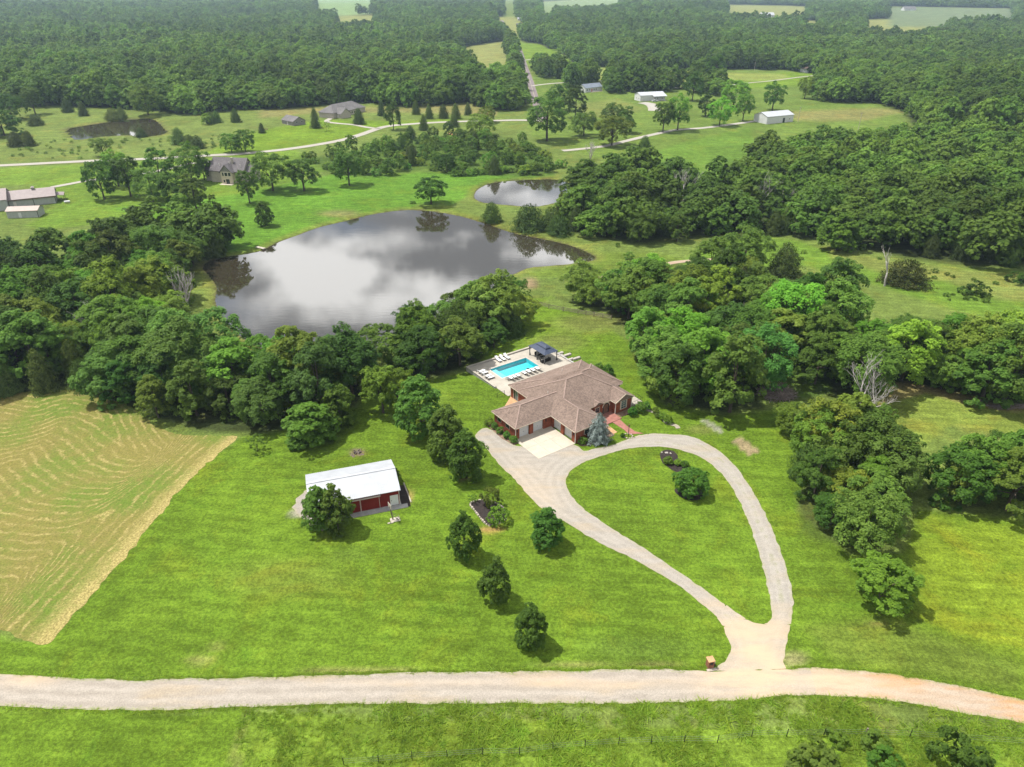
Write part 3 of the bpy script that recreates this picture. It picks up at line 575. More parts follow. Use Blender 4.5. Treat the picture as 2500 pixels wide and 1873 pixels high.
ribbon('county_road', [(1172,258),(1159,225),(1144,172),(1134,144),(1126,118),(1120,101),(1108,84),(1095,66),(1088,52),(1084,44)], 6.0, 'asphalt', 'straight asphalt road running through the forest')
ribbon('road_line', [(1172,255),(1159,225),(1144,172),(1134,144),(1128,124)], 0.35, 'gravel_far', 'pale centre line of the asphalt road', 'road', 0.17)
ribbon('driveway', [(1215,326),(1247,323),(1306,316),(1356,304),(1407,292),(1454,282),(1489,279),(1536,275),(1632,262)], 4.2, 'gravel_far', 'gravel lane to the white metal barn', 'driveway')
ribbon('driveway', [(112,405),(150,398),(189,391),(260,382),(330,372),(420,352)], 3.6, 'gravel_far', 'short gravel drive to the long green shed', 'driveway')
ribbon('driveway', [(820,279),(790,275),(764,270),(730,267),(706,263),(714,256)], 3.4, 'gravel_far', 'concrete drive of the grey house', 'driveway')
ribbon('driveway', [(1148,186),(1180,182),(1219,179),(1306,175),(1380,180),(1440,188),(1500,190)], 4.5, 'gravel_far', 'gravel lane between the white houses', 'driveway')
ribbon('driveway', [(1530,190),(1614,180),(1665,175),(1728,167),(1785,161),(1830,155)], 3.2, 'gravel_far', 'thin gravel drive to the far ranch house', 'driveway')
ribbon('driveway', [(1122,133),(1150,128),(1200,124)], 3.5, 'gravel_far', 'side drive off the asphalt road', 'driveway')
ribbon('driveway', [(1385,222),(1402,225),(1412,231),(1414,240)], 9.0, 'gravel_far', 'concrete apron of the white workshop', 'driveway')
ribbon('footpath', [(1290,600),(1340,592),(1400,580),(1470,566),(1560,560)], 2.2, 'clay_road', 'bare dirt track beside the lake', 'path')
def put(o, loc, rz=0.0): o.location = loc; o.rotation_euler = (0, 0, rz); return o

# ---------------------------------------------------------------- the brick house (local x along the garage front, local y towards the pool)
HANG = math.radians(35.25); HO = Vector((7.154, 112.522, 0.0))
def HW(u, v, z=0.0): return Vector((HO.x + u * math.cos(HANG) + v * math.sin(HANG), HO.y + u * math.sin(HANG) - v * math.cos(HANG), z))
house = empty('brick_house', HO, HANG, 'sprawling red brick house with brown hipped roof and four garage doors', 'house')
class HB(MB):                                               # boxes in (u, v): v runs towards the front yard
    def b(s, u0, u1, v0, v1, z0, z1): return s.box(u0, u1, -v1, -v0, z0, z1)
E0 = 2.75
w = HB()
w.b(-7.6, 8, -7.4, -0.9, 0, 2.70); w.b(0.97, 7.2, -6, 6.6, 0, 2.69); w.b(1.0, 17.6, -11, 1.6, 0, 2.71); w.b(13.4, 17.57, -3, 3.2, 0, 2.72); w.b(0.8, 19.1, -13.9, -2.5, 0, 2.68); w.b(9, 19.6, -11.3, -2.3, 0, 2.67)
D1 = [(-6.75, -4.45), (-3.6, -1.2)]; D2 = [(0.05, 2.4), (3.2, 5.6)]
for a, b in ((-7.6, -6.75), (-4.45, -3.6), (-1.2, 0.55)): w.b(a, b, -0.9, -0.5, 0, 2.70)
for a, b in D1: w.b(a, b, -0.9, -0.5, 2.42, 2.70)
for a, b in ((-0.5, 0.05), (2.4, 3.2), (5.6, 6.6)): w.b(0.55, 0.97, a, b, 0, 2.69)
for a, b in D2: w.b(0.55, 0.97, a, b, 2.42, 2.69)
# gable end and porch gablet
w.add([(13.4, -3.2, 2.72), (17.57, -3.2, 2.72), (15.485, -3.2, 3.72), (13.4, -2.9, 2.72), (17.57, -2.9, 2.72), (15.485, -2.9, 3.72)], [(0, 1, 2), (5, 4, 3), (0, 3, 4, 1), (1, 4, 5, 2), (2, 5, 3, 0)])
w.add([(8.95, -1.9, 2.71), (10.85, -1.9, 2.71), (9.9, -1.9, 3.2), (8.95, -1.4, 2.71), (10.85, -1.4, 2.71), (9.9, -1.4, 3.2)], [(0, 1, 2), (5, 4, 3), (0, 3, 4, 1), (1, 4, 5, 2), (2, 5, 3, 0)])
w.b(10.85, 13.4, 1.6, 1.98, 2.45, 2.70); w.b(10.85, 11.2, 1.6, 1.98, 0, 2.45); w.b(12.9, 13.4, 1.6, 1.98, 0, 2.45); w.b(8.95, 10.85, 1.6, 1.9, 0, 2.70)
w.build('wall', 'brick', house)
roof = HB()
def hip(u0, u1, v0, v1, k, z=E0, gable=False):
    if (u1 - u0) >= (v1 - v0):
        h = (v1 - v0) / 2; m = (v0 + v1) / 2; r = [(u0 + h, m), (u1 - h, m)]; order = [(0, 1, 5, 4), (1, 2, 5), (2, 3, 4, 5), (3, 0, 4)]
        vs = [(u0, v1), (u1, v1), (u1, v0), (u0, v0)]
    else:
        h = (u1 - u0) / 2; m = (u0 + u1) / 2; r = [(m, v1 - (0 if gable else h)), (m, v0 + h)]; order = [(0, 1, 4), (1, 2, 5, 4), (2, 3, 5), (3, 0, 4, 5)]
        vs = [(u0, v1), (u1, v1), (u1, v0), (u0, v0)]
    zz = z + h * k
    roof.add([(u, -v, z) for u, v in vs] + [(u, -v, zz) for u, v in r], order + [(3, 2, 1, 0)]); return r, zz
hip(-8.0, 8.5, -7.8, -0.05, 0.49); hip(0.1, 7.65, -7, 7.0, 0.5, E0 + 0.003); hip(0.6, 18.0, -11.4, 2.1, 0.5, E0 + 0.006); hip(13.0, 18.03, -5, 3.62, 0.5, E0 + 0.009, True)
hip(0.4, 19.5, -14.3, -1.5, 0.375, E0 - 0.004); hip(7, 20.0, -11.7, -1.9, 0.5, E0 - 0.008); hip(8.75, 11.05, -1, 2.35, 0.52, E0 + 0.012, True)
roof.build('roof', 'shingle', house)
fa = HB()
for i, (a, b, c, d) in enumerate(((-8.0, 8.5, -7.8, -0.05), (0.1, 7.65, -7, 7.0), (0.6, 18.0, -11.4, 2.1), (13.0, 18.03, -5, 3.62), (0.4, 19.5, -14.3, -1.5), (7, 20.0, -11.7, -1.9))):
    k = i * 0.004; z1 = E0 - 0.012 - k; z0 = E0 - 0.17 - k; t = 0.03
    fa.b(a - t, a + .02, c, d, z0, z1); fa.b(b - .02, b + t, c, d, z0, z1 - .001); fa.b(a, b, c - t, c + .02, z0 + .002, z1 - .002)
    if i not in (3,): fa.b(a, b, d - .02, d + t, z0 + .003, z1 - .003)
    fa.b(a + .03, b - .03, c + .03, d - .03, z1 - 0.05 - .002 * i, z1 - 0.03 - .002 * i)
fa.bar((13.0, -3.64, E0 - .05), (15.515, -3.64, E0 + 1.21), 0.06, 0.16); fa.bar((18.03, -3.64, E0 - .05), (15.515, -3.64, E0 + 1.21), 0.06, 0.16)
fa.build('fascia', 'trim_cream', house)
def ridge(*pts):
    for p, q in zip(pts[:-1], pts[1:]): MB().bar((p[0], -p[1], p[2] + .02), (q[0], -q[1], q[2] + .02), 0.24, 0.06).build('ridge_cap', 'ridge_shingle', house)
zl, zr, zm, zb, zg, zrt = E0 + 3.875 * .49, E0 + 3.775 * .5, E0 + 6.75 * .5, E0 + 6.4 * .375, E0 + 2.515 * .5, E0 + 4.9 * .5
ridge((-8, -7.8, E0), (-4.125, -3.925, zl), (-8, -.05, E0)); ridge((-4.125, -3.925, zl), (4.4, -3.925, zl)); ridge((0.1, 7, E0), (3.875, 3.225, zr), (7.65, 7, E0)); ridge((3.875, 3.225, zr), (3.875, -0.9, zr))
ridge((0.6, -11.4, E0), (7.35, -4.65, zm), (11.25, -4.65, zm), (15.5, -.4, E0 + 2.5 * .5 + .05)); ridge((7.35, -4.65, zm), (4.0, -1.2, E0 + 3.4 * .5)); ridge((15.515, -.2, zg), (15.515, 3.62, zg))
ridge((20, -1.9, E0), (15.1, -6.8, zrt), (20, -11.7, E0)); ridge((15.1, -6.8, zrt), (13.4, -6.8, zrt)); ridge((19.5, -14.3, E0), (13.8, -8.6, E0 + 5.7 * .375)); ridge((0.4, -14.3, E0), (5.6, -9.1, E0 + 5.2 * .375)); ridge((9.9, 2.35, E0 + .6), (9.9, .95, E0 + .6))
def garage_door(a, b, axis):
    fr = HB(); z = 2.40
    if axis == 'u':
        for i in range(4):
            z0 = 0.03 + i * 0.595; m = HB(); m.b(a + .07, b - .07, -0.9, -0.85, z0, z0 + 0.57)
            p = m.build('garage_door', 'garage_white', house) if i == 0 else m.build('panel', 'garage_white', p0)
            if i == 0:
                p0 = p; s = HB(); s.b(a + .02, a + .08, -.9, -.80, 0, z); s.b(b - .08, b - .02, -.9, -.80, 0, z); s.b(a + .02, b - .02, -.9, -.801, z - .06, z - .002); s.build('door_frame', 'trim_white', p0)
        for i in range(2):
            c0 = a + .18 + i * (b - a - .3) / 2; HB().b(c0, c0 + (b - a - .5) / 2, -.86, -.835, 1.93, 2.25).build('pane', 'glass_dark', p0)
        HB().b((a + b) / 2 - .06, (a + b) / 2 + .06, -.86, -.82, .95, 1.05).build('handle', 'metal_black', p0)
    else:
        for i in range(4):
            z0 = 0.03 + i * 0.595; m = HB(); m.b(0.92, 0.97, a + .07, b - .07, z0, z0 + 0.57)
            p = m.build('garage_door', 'garage_white', house) if i == 0 else m.build('panel', 'garage_white', p0)
            if i == 0:
                p0 = p; s = HB(); s.b(.87, .97, a + .02, a + .08, 0, z); s.b(.87, .97, b - .08, b - .02, 0, z); s.b(.871, .97, a + .02, b - .02, z - .06, z - .002); s.build('door_frame', 'trim_white', p0)
        for i in range(2):
            c0 = a + .18 + i * (b - a - .3) / 2; HB().b(.905, .93, c0, c0 + (b - a - .5) / 2, 1.93, 2.25).build('pane', 'glass_dark', p0)
        HB().b(.89, .93, (a + b) / 2 - .06, (a + b) / 2 + .06, .95, 1.05).build('handle', 'metal_black', p0)
for a, b in D1: garage_door(a, b, 'u')
for a, b in D2: garage_door(a, b, 'v')
for u in (-7.2, -0.7): HB().b(u - .09, u + .09, -.5, -.38, 1.6, 2.05).build('wall_lamp', 'metal_black', house)
for v in (6.1,): HB().b(.43, .55, v - .09, v + .09, 1.6, 2.05).build('wall_lamp', 'metal_black', house)
for u, v in ((-7.62, -.48), (.53, 6.62), (13.36, 3.23), (17.6, 3.23), (.78, -13.92)):
    HB().b(u - .05, u + .05, v - .05, v + .05, 0, 2.6).build('downspout', 'trim_white', house)
def arch(hw, z0, zs, n=12):                                  # outline of an arched opening
    return [(-hw, z0), (hw, z0)] + [(hw * math.cos(math.pi * i / n), zs + hw * math.sin(math.pi * i / n)) for i in range(n + 1)]
def slab(poly, u, v0, v1):
    m = MB(); m.extrude(poly, lambda p: (u + p[0], -v0, p[1]), lambda p: (u + p[0], -v1, p[1])); return m
# arched window in the gable
wf = slab(arch(0.88, 0.55, 2.15), 15.5, 3.2, 3.26).build('window', 'trim_cream', house)
slab(arch(0.60, 0.72, 2.10), 15.5, 3.2, 3.28).build('pane', 'window_teal', wf)
for z in (1.2, 1.7, 2.12): HB().b(14.9, 16.1, 3.27, 3.31, z, z + .05).build('glazing_bar', 'trim_cream', wf)
HB().b(15.475, 15.525, 3.27, 3.315, .72, 2.6).build('glazing_bar', 'trim_cream', wf)
# porch arch; a dark slab paints in the shade of the recess
ar = MB(); o1 = arch(1.0, 0.1, 1.62); o2 = arch(0.84, 0.1, 1.60)
ar.extrude(arch(0.98, 1.4, 1.62)[2:] + arch(0.82, 1.4, 1.60)[2:][::-1], lambda p: (12.05 + p[0], -1.97, p[1]), lambda p: (12.05 + p[0], -2.03, p[1])); ar.build('arch_trim', 'trim_cream', house)
slab(arch(0.82, 0.1, 1.60), 12.05, 1.6, 1.99).build('porch_shade_panel', 'glass_dark', house)
fd_ = HB().b(11.5, 12.6, 1.985, 2.01, .1, 2.1).build('front_door', 'wood_brown', house); HB().b(12.45, 12.52, 2.0, 2.05, 1.0, 1.15).build('handle', 'metal_black', fd_)
for (u0, u1, v, z0, z1) in ((9.3, 10.5, 1.9, .9, 2.1),):
    q = HB().b(u0, u1, v, v + .05, z0, z1).build('window', 'trim_cream', house); HB().b(u0 + .09, u1 - .09, v + .04, v + .07, z0 + .09, z1 - .09).build('pane', 'glass_dark', q)
for v0 in (-6.3, -3.6):                                      # left side garage windows
    q = HB().b(-7.65, -7.6, v0, v0 + 1.2, 1.3, 2.2).build('window', 'trim_cream', house); HB().b(-7.67, -7.64, v0 + .08, v0 + 1.12, 1.38, 2.12).build('pane', 'glass_dark', q)
q = HB().b(2.6, 4.4, 6.6, 6.65, 1.1, 2.2).build('window', 'trim_cream', house); HB().b(2.7, 4.3, 6.64, 6.67, 1.2, 2.1).build('pane', 'glass_dark', q)
q = HB().b(0.74, 0.8, -12.9, -11.4, .1, 2.3).build('patio_door', 'trim_white', house); HB().b(.72, .75, -12.8, -12.2, .2, 2.2).build('pane', 'glass_dark', q); HB().b(.72, .75, -12.1, -11.5, .2, 2.2).build('pane', 'window_teal', q)
q = HB().b(17.57, 17.62, -1, 1, .9, 2.2).build('window', 'trim_cream', house); HB().b(17.61, 17.64, -.9, .9, 1.0, 2.1).build('pane', 'glass_dark', q)
for u, v, z in ((3.3, -5.1, 4.15), (11.2, -10.6, 4.2), (17.6, -8.5, 4.0), (8.4, -12.6, 3.5)):
    MB().tube([(u, -v, z - .2), (u, -v, z + .45)], [.07, .07], 6).build('vent_pipe', 'trim_white', house)

# concrete, paving, beds around the house: structure sheets and low slabs
def hsheet(name, uv, z0, z1, mat, lab, cat, kind='structure'):
    m = MB(); P = [tuple(HW(*p)[:2]) for p in uv]
    a = sum(P[i][0] * P[(i + 1) % len(P)][1] - P[(i + 1) % len(P)][0] * P[i][1] for i in range(len(P)))
    if a < 0: P = P[::-1]
    m.prism(P, z0, z1); return tag(m.build(name, mat), lab, cat, kind=kind)
for i in range(3):
    for j in range(2):
        hsheet('concrete_slab', [(-7.8 + i * 2.785, -.88 + j * 3.8), (-7.8 + i * 2.785 + 2.76, -.88 + j * 3.8), (-7.8 + i * 2.785 + 2.76, -.88 + j * 3.8 + 3.775), (-7.8 + i * 2.785, -.88 + j * 3.8 + 3.775)], -.2, .075, 'concrete_pale', 'sunlit concrete parking pad before the garages', 'pavement')
hsheet('porch_floor', [(7.25, 1.7), (13.35, 1.7), (13.35, 5.2), (7.25, 5.2)], -.1, .14, 'brick_paving', 'shaded brick porch floor', 'pavement')
wp = [(1443,918),(1505,905)]
pA, pB, pC, pD = U(1308, 908), U(1338, 898), U(1412, 935), U(1352, 945)
m = MB(); m.prism([tuple(G(*p)[:2]) for p in ((1477,1022),(1492.5,1030),(1524,1050),(1535,1061),(1571,1059),(1550,1053.5),(1529.6,1039.5),(1502.4,1015))], -.1, .06); tag(m.build('footpath', 'brick_paving'), 'pink brick walkway from porch to driveway', 'path', kind='structure')
hsheet('footpath', [(6.9, 7.2), (8.6, 5.2), (9.6, 5.2), (9.4, 8.2), (7.4, 8.4)], -.1, .045, 'flagstone', 'orange flagstone strip beside the walkway', 'path', kind='structure')
hsheet('planting_bed', [(-9.0, -8.3), (-7.6, -8.3), (-7.6, -.5), (-7.8, .6), (-8.8, .7), (-9.4, -2.5)], -.1, .06, 'mulch_tan', 'bark bed under the round shrubs', 'bed')
hsheet('planting_bed', [(1.0, 6.62), (8.0, 6.62), (8.4, 8.7), (2.0, 8.5), (0.9, 7.9)], -.1, .06, 'mulch_tan', 'bark bed along the right garage wall', 'bed')
hsheet('planting_bed', [(13.4, 3.22), (18.2, 3.22), (18.6, 4.9), (13.7, 4.7)], -.1, .06, 'mulch_tan', 'bark bed under the arched window', 'bed')
hsheet('patio', [(-2.3, -11.6), (.8, -14.0), (.8, -7.5), (-.8, -7.45), (-2.6, -8.6)], -.1, .05, 'flagstone', 'flagstone patio by the side door', 'pavement')
m = MB(); m.prism([tuple(p[:2]) for p in (HW(18.05, 2.7), GZ(1544, 991, .35), GZ(1568, 980, .35), GZ(1546, 966, .35))], -.3, .35); SP = [GZ(1544, 991, .35), GZ(1568, 980, .35), GZ(1546, 966, .35)]
tag(m.build('porch_floor', 'concrete'), 'pale concrete side porch', 'pavement', kind='structure')
ra = empty('railing', HW(18, 0), 0, 'black metal railing around the concrete side porch', 'railing'); SP = [(p.x - ra.location.x, p.y - ra.location.y) for p in SP]
for a, b in ((SP[0], SP[1]), (SP[1], SP[2])):
    for z in (.5, 1.2): MB().bar((*a, z), (*b, z), .04).build('rail', 'metal_black', ra)
    n = int(max(abs(a[0] - b[0]), abs(a[1] - b[1])) / .5)
    for i in range(n + 1):
        t = i / n; x = a[0] + (b[0] - a[0]) * t; y = a[1] + (b[1] - a[1]) * t; MB().bar((x, y, .35), (x, y, 1.22), .03).build('baluster', 'metal_black', ra)
ra = empty('railing', HW(0.3, -15.2), HANG, 'short black step railing at the corner of the pool deck', 'railing')
for x in (-2.0, -.2): MB().bar((x, 0, 0), (x, 0, 1.15), .06).build('post', 'metal_black', ra)
for z in (.55, 1.05): MB().bar((-2.0, 0, z), (-.2, 0, z), .04).build('rail', 'metal_black', ra)

# ---------------------------------------------------------------- pool deck, pool, furniture
deck = empty('pool_deck', HW(0, -19), HANG, 'raised pale concrete pool deck with a low retaining wall', 'deck')
def DB(): return MB()
def dbox(u0, u1, v0, v1, z0, z1, name, mat, parent=deck): return MB().box(u0, u1, -(v1 + 19), -(v0 + 19), z0, z1).build(name, mat, parent)
PU0, PU1, PV0, PV1 = 3.75, 13.45, -26.1, -21.3
for a in ((0.45, PU0 - .35, -29.3, -14.4), (PU1 + .35, 20.2, -29.3, -14.4), (PU0 - .35, PU1 + .35, -29.3, PV0 - .35), (PU0 - .35, PU1 + .35, PV1 + .35, -14.4)): dbox(a[0], a[1], a[2], a[3], -1.2, .10, 'slab', 'concrete')
dbox(0.05, .45, -29.75, -18.6, -3.2, .32, 'retaining_wall', 'concrete_grey'); dbox(.45, 20.6, -29.75, -29.3, -3.2, .321, 'retaining_wall', 'concrete_grey'); dbox(20.2, 20.6, -29.3, -16.0, -2.5, .319, 'retaining_wall', 'concrete_grey')
for k in range(6): dbox(-.02, .48, -29.7 + k * 1.85, -29.7 + k * 1.85 + 1.8, .323, .40, 'coping_stone', 'concrete')
for k in range(11): dbox(.5 + k * 1.82, .5 + k * 1.82 + 1.78, -29.78, -29.27, .325, .402, 'coping_stone', 'concrete')
for k, (u, v, s) in enumerate(((20.4, -22.5, .8), (21.0, -23.5, 1.0), (21.7, -21.8, 1.2), (20.9, -19.6, .9), (22.4, -19.2, 1.0))): MB().box(u - s, u + s, -(v + 19) - .35, -(v + 19) + .35, -.8, .22 + .05 * k).build('landscape_block', 'rock', deck, bevel=.1)
pool = empty('swimming_pool', HW(0, -19), HANG, 'turquoise swimming pool sunk in the concrete deck', 'pool')
def pbox(*a): return dbox(*a, parent=pool)
pbox(PU0, PU1, PV0, PV1, -1.15, -.95, 'pool_floor', 'pool_tile')
pbox(PU0 - .12, PU0, PV0, PV1, -1.5, .02, 'pool_wall', 'pool_tile'); pbox(PU1, PU1 + .12, PV0, PV1, -1.5, .02, 'pool_wall', 'pool_tile'); pbox(PU0 - .1, PU1 + .1, PV0 - .12, PV0, -1.5, .021, 'pool_wall', 'pool_tile'); pbox(PU0 - .1, PU1 + .1, PV1, PV1 + .12, -1.5, .021, 'pool_wall', 'pool_tile')
pbox(PU0 + .005, PU0 + 1.55, PV0 + .005, PV1 - .005, -.94, -.32, 'tanning_shelf', 'pool_shelf')
pbox(PU0 - .35, PU0 - .002, PV0 - .35, PV1 + .35, 0, .125, 'coping', 'pool_coping'); pbox(PU1 + .002, PU1 + .35, PV0 - .35, PV1 + .35, 0, .125, 'coping', 'pool_coping'); pbox(PU0 - .002, PU1 + .002, PV0 - .35, PV0 - .002, 0, .124, 'coping', 'pool_coping'); pbox(PU0 - .002, PU1 + .002, PV1 + .002, PV1 + .35, 0, .124, 'coping', 'pool_coping')
link('pool_surface', numesh('pool_surface', [(PU0 + .002, -(PV1 + 19) + .002, -.10), (PU1 - .002, -(PV1 + 19) + .002, -.10), (PU1 - .002, -(PV0 + 19) - .002, -.10), (PU0 + .002, -(PV0 + 19) - .002, -.10)], [(0, 1, 2, 3)], 'pool_water'), pool)
pbox(11.6, 12.05, -23.3, -23.0, -.945, -.8, 'pool_drain', 'metal_black')
# gazebo
gz = empty('gazebo', HW(16.6, -23.9, .10), HANG, 'dark blue two-tier metal gazebo at the far end of the pool', 'gazebo')
def pyr(hx, hy, z0, z1, rx, ry): return MB().add([(-hx, -hy, z0), (hx, -hy, z0), (hx, hy, z0), (-hx, hy, z0), (-rx, -ry, z1), (rx, -ry, z1), (rx, ry, z1), (-rx, ry, z1)], [(0, 1, 5, 4), (1, 2, 6, 5), (2, 3, 7, 6), (3, 0, 4, 7), (4, 5, 6, 7), (3, 2, 1, 0)])
GX, GY = 1.95, 3.0
pyr(GX, GY, 2.35, 3.0, .5, 1.5).build('roof', 'gazebo_roof', gz); pyr(.75, 1.8, 3.12, 3.42, .06, 1.1).build('upper_roof', 'gazebo_roof', gz); MB().box(-.45, .45, -1.4, 1.4, 2.98, 3.14).build('vent_collar', 'metal_black', gz)
for sx in (-1, 1):
    for sy in (-1, 0, 1):
        if sy == 0 and sx == 1: continue
        x, y = sx * (GX - .25), sy * (GY - .3); MB().box(x - .07, x + .07, y - .07, y + .07, 0, 2.36).build('post', 'gazebo_post', gz)
        MB().tube([(x, y, 2.2), (x + .12, y + .1, 1.2), (x + .05, y, .9), (x + .12, y + .05, .1)], [.16, .09, .07, .2], 7).build('curtain', 'curtain' if sy else 'curtain_grey', gz)
for y in (-GY + .3, GY - .3): MB().bar((-GX + .25, y, 2.3), (GX - .25, y, 2.3), .1).build('beam', 'gazebo_post', gz)
for x in (-GX + .25, GX - .25): MB().bar((x, -GY + .3, 2.3), (x, GY - .3, 2.3), .1).build('beam', 'gazebo_post', gz)
for (u, v, r, lab) in ((15.9, -22.1, 0, 'dark wicker sofa under the near side of the gazebo'), (17.0, -25.6, math.pi, 'dark wicker sofa under the far side of the gazebo')):
    s = empty('sofa', HW(u, v, .10), HANG + r, lab, 'sofa')
    MB().box(-1.2, 1.2, -.45, .45, .08, .42).build('base', 'wicker', s, bevel=.03); MB().box(-1.2, 1.2, -.45, -.25, .42, .85).build('backrest', 'wicker', s, bevel=.03)
    for x in (-1.2, 1.02): MB().box(x, x + .18, -.25, .45, .42, .66).build('armrest', 'wicker', s)
    for x in (-1.0, -.33, .34): MB().box(x, x + .64, -.24, .43, .43, .56).build('cushion', 'cushion', s, bevel=.04)
t = empty('coffee_table', HW(16.4, -23.9, .10), HANG, 'low dark table under the gazebo', 'table'); MB().box(-.5, .5, -.3, .3, .36, .42).build('tabletop', 'wicker', t)
for x in (-.42, .42):
    for y in (-.24, .24): MB().box(x - .04, x + .04, y - .04, y + .04, 0, .36).build('leg', 'wicker', t)
# loungers
def make_lounger():
    r = empty('sun_lounger', (0, 0, 0), 0, 'x', 'sun lounger', 'sun loungers around the pool')
    MB().box(-.31, .31, -.95, .35, .34, .375).build('seat', 'sling_white', r)
    MB().add([(-.31, .35, .34), (.31, .35, .34), (.31, 1.0, .80), (-.31, 1.0, .80), (-.31, .33, .385), (.31, .33, .385), (.31, .97, .845), (-.31, .97, .845)], [(0, 3, 2, 1), (4, 5, 6, 7), (0, 1, 5, 4), (1, 2, 6, 5), (2, 3, 7, 6), (3, 0, 4, 7)]).build('backrest', 'sling_white', r)
    f = MB()
    for x in (-.34, .34): f.bar((x, -.98, .34), (x, .4, .34), .05); f.bar((x, .36, .36), (x, 1.02, .83), .045)
    f.bar((-.34, -.98, .34), (.34, -.98, .34), .05); f.bar((-.34, 1.02, .83), (.34, 1.02, .83), .045); f.build('frame', 'frame_grey', r)
    for x in (-.33, .33):
        for y in (-.8, .5): MB().bar((x, y, 0), (x, y, .33), .045).build('leg', 'frame_grey', r)
    return r
lng = make_lounger(); fam = family(lng); used = False
spots = [(3.0 + 4.6 + i * 1.15, -28.4, math.pi * 0 , 'by the back wall of the pool deck', i, 3) for i in range(3)] + [(1.55, -26.0 + i * .95 + (i > 1) * .6, math.pi / 2, 'at the left end of the pool', i, 4) for i in range(4)] + \
        [(5.0 + i * .95, -19.75, math.pi, 'beside the dark slatted table by the pool', i, 3) for i in range(3)] + [(8.7 + i * 1.15, -19.9, math.pi, 'along the house side of the pool', i, 4) for i in range(4)]
ORD = {3: ['first', 'middle', 'last'], 4: ['first', 'second', 'third', 'last']}
for (u, v, rz, where, i, n) in spots:
    lab = 'white lounger, %s of %s %s' % (ORD[n][i], {3: 'three', 4: 'four'}[n], where)
    loc = HW(u, v, .10)
    if not used: lng.location = loc; lng.rotation_euler = (0, 0, HANG + rz); lng['label'] = lab; used = True
    else: copy_tree(lng, fam, loc, HANG + rz, 1.0, lab)
t = empty('side_table', HW(4.35, -19.9, .10), HANG, 'small dark slatted table beside the loungers nearest the house corner', 'table')
for k in range(6): MB().box(-.35 + k * .12, -.27 + k * .12, -.5, .5, .42, .45).build('slat', 'metal_grey', t)
for x in (-.3, .3):
    for y in (-.45, .45): MB().box(x - .03, x + .03, y - .03, y + .03, 0, .42).build('leg', 'metal_black', t)

# lamp post by the walkway
p = U(1357, 943); lp = empty('lamp_post', p, 0, 'dark lamp post in a stone ring by the brick walkway', 'lamp post')
MB().tube([(0, 0, 0), (0, 0, 2.1)], [.06, .05], 8).build('pole', 'metal_black', lp); MB().tube([(0, 0, 2.1), (0, 0, 2.2), (0, 0, 2.5), (0, 0, 2.62)], [.08, .14, .17, .03], 6).build('lantern', 'wood_brown', lp)
for k in range(9): a = k * 2 * math.pi / 9; put(MB().box(-.17, .17, -.11, .11, 0, .2).build('edging_stone', 'edging_stone', lp, bevel=.03), (.8 * math.cos(a), .8 * math.sin(a), 0), a + 1.57)

ribbon('stone_border', [(1396,886),(1413,891),(1426,900),(1442,914),(1460,920),(1465,926)], .9, 'gravel_drive', 'curved stone border beside the row of low shrubs', 'path', .06)
# ---------------------------------------------------------------- red barn
A = GZ(680 + 425 / 6.506, 1080 + 520 / 6.506, 3.0); Bp = GZ(680 + 1735 / 6.506, 1080 + 285 / 6.506, 3.0)
BL, BWd, BH, BR = 14.0, 8.8, 3.0, 4.35
bd = (Bp - A); bang = math.atan2(bd.y, bd.x); bo = Vector((A.x, A.y, 0))
barn = empty('red_barn', bo, bang, 'red metal barn with a white ribbed roof on the lawn', 'barn')   # local x along ridge, y = 0 at back eave, -y to the front
MB().box(.25, BL - .25, -BWd + .25, -.25, .25, BH - .02).add([(.25, -.25, BH - .02), (.25, -BWd + .25, BH - .02), (.25, -BWd / 2, BR - .08), (BL - .25, -.25, BH - .02), (BL - .25, -BWd + .25, BH - .02), (BL - .25, -BWd / 2, BR - .08)], [(0, 1, 2), (5, 4, 3)]).build('wall', 'barn_red', barn)
r = MB(); t = .07
for s in (0, 1):
    y0 = 0 if s else -BWd; r.add([(0, y0, BH - .02), (BL, y0, BH - .02), (BL, -BWd / 2, BR), (0, -BWd / 2, BR), (0, y0, BH + t - .02), (BL, y0, BH + t - .02), (BL, -BWd / 2, BR + t), (0, -BWd / 2, BR + t)], [(0, 3, 2, 1), (4, 5, 6, 7), (0, 1, 5, 4), (1, 2, 6, 5), (2, 3, 7, 6), (3, 0, 4, 7)])
rf = r.build('roof', 'roof_metal', barn)
rb = MB()
for k in range(46):
    x = .15 + k * (BL - .3) / 45
    for y0 in (0, -BWd): rb.bar((x, y0, BH + t), (x, -BWd / 2, BR + t + .01), .07, .07)
tag(rb.build('roof_rib', 'roof_metal', rf), kind='stuff')
MB().bar((0, -BWd / 2, BR + t + .02), (BL, -BWd / 2, BR + t + .02), .4, .05).build('ridge_cap', 'roof_metal', barn)
MB().box(.05, BL - .05, -BWd + .02, -.05, -.1, .25).build('footing', 'concrete_grey', barn)
MB().box(.6, BL + .9, -BWd - .75, -BWd + .2, -.05, .10).build('concrete_apron', 'concrete_grey', barn)
F0 = -BWd + .25
def bd_(x0, x1, z0, z1, name, mat, parent, y=.06): return MB().box(x0, x1, F0 - y, F0, z0, z1).build(name, mat, parent)
for x0, x1 in ((4.6, 7.6), (7.64, 10.6)):
    d = bd_(x0, x1, .3, 2.52, 'sliding_door', 'barn_red', barn, .10)
    for k in range(9): MB().box(x0 + .12 + k * (x1 - x0 - .2) / 9, x0 + .17 + k * (x1 - x0 - .2) / 9, F0 - .125, F0 - .09, .32, 2.5).build('rib', 'barn_red', d)
    for x in (x0, x1 - .06): MB().box(x, x + .06, F0 - .13, F0 - .08, .3, 2.52).build('door_edge', 'barn_rail', d)
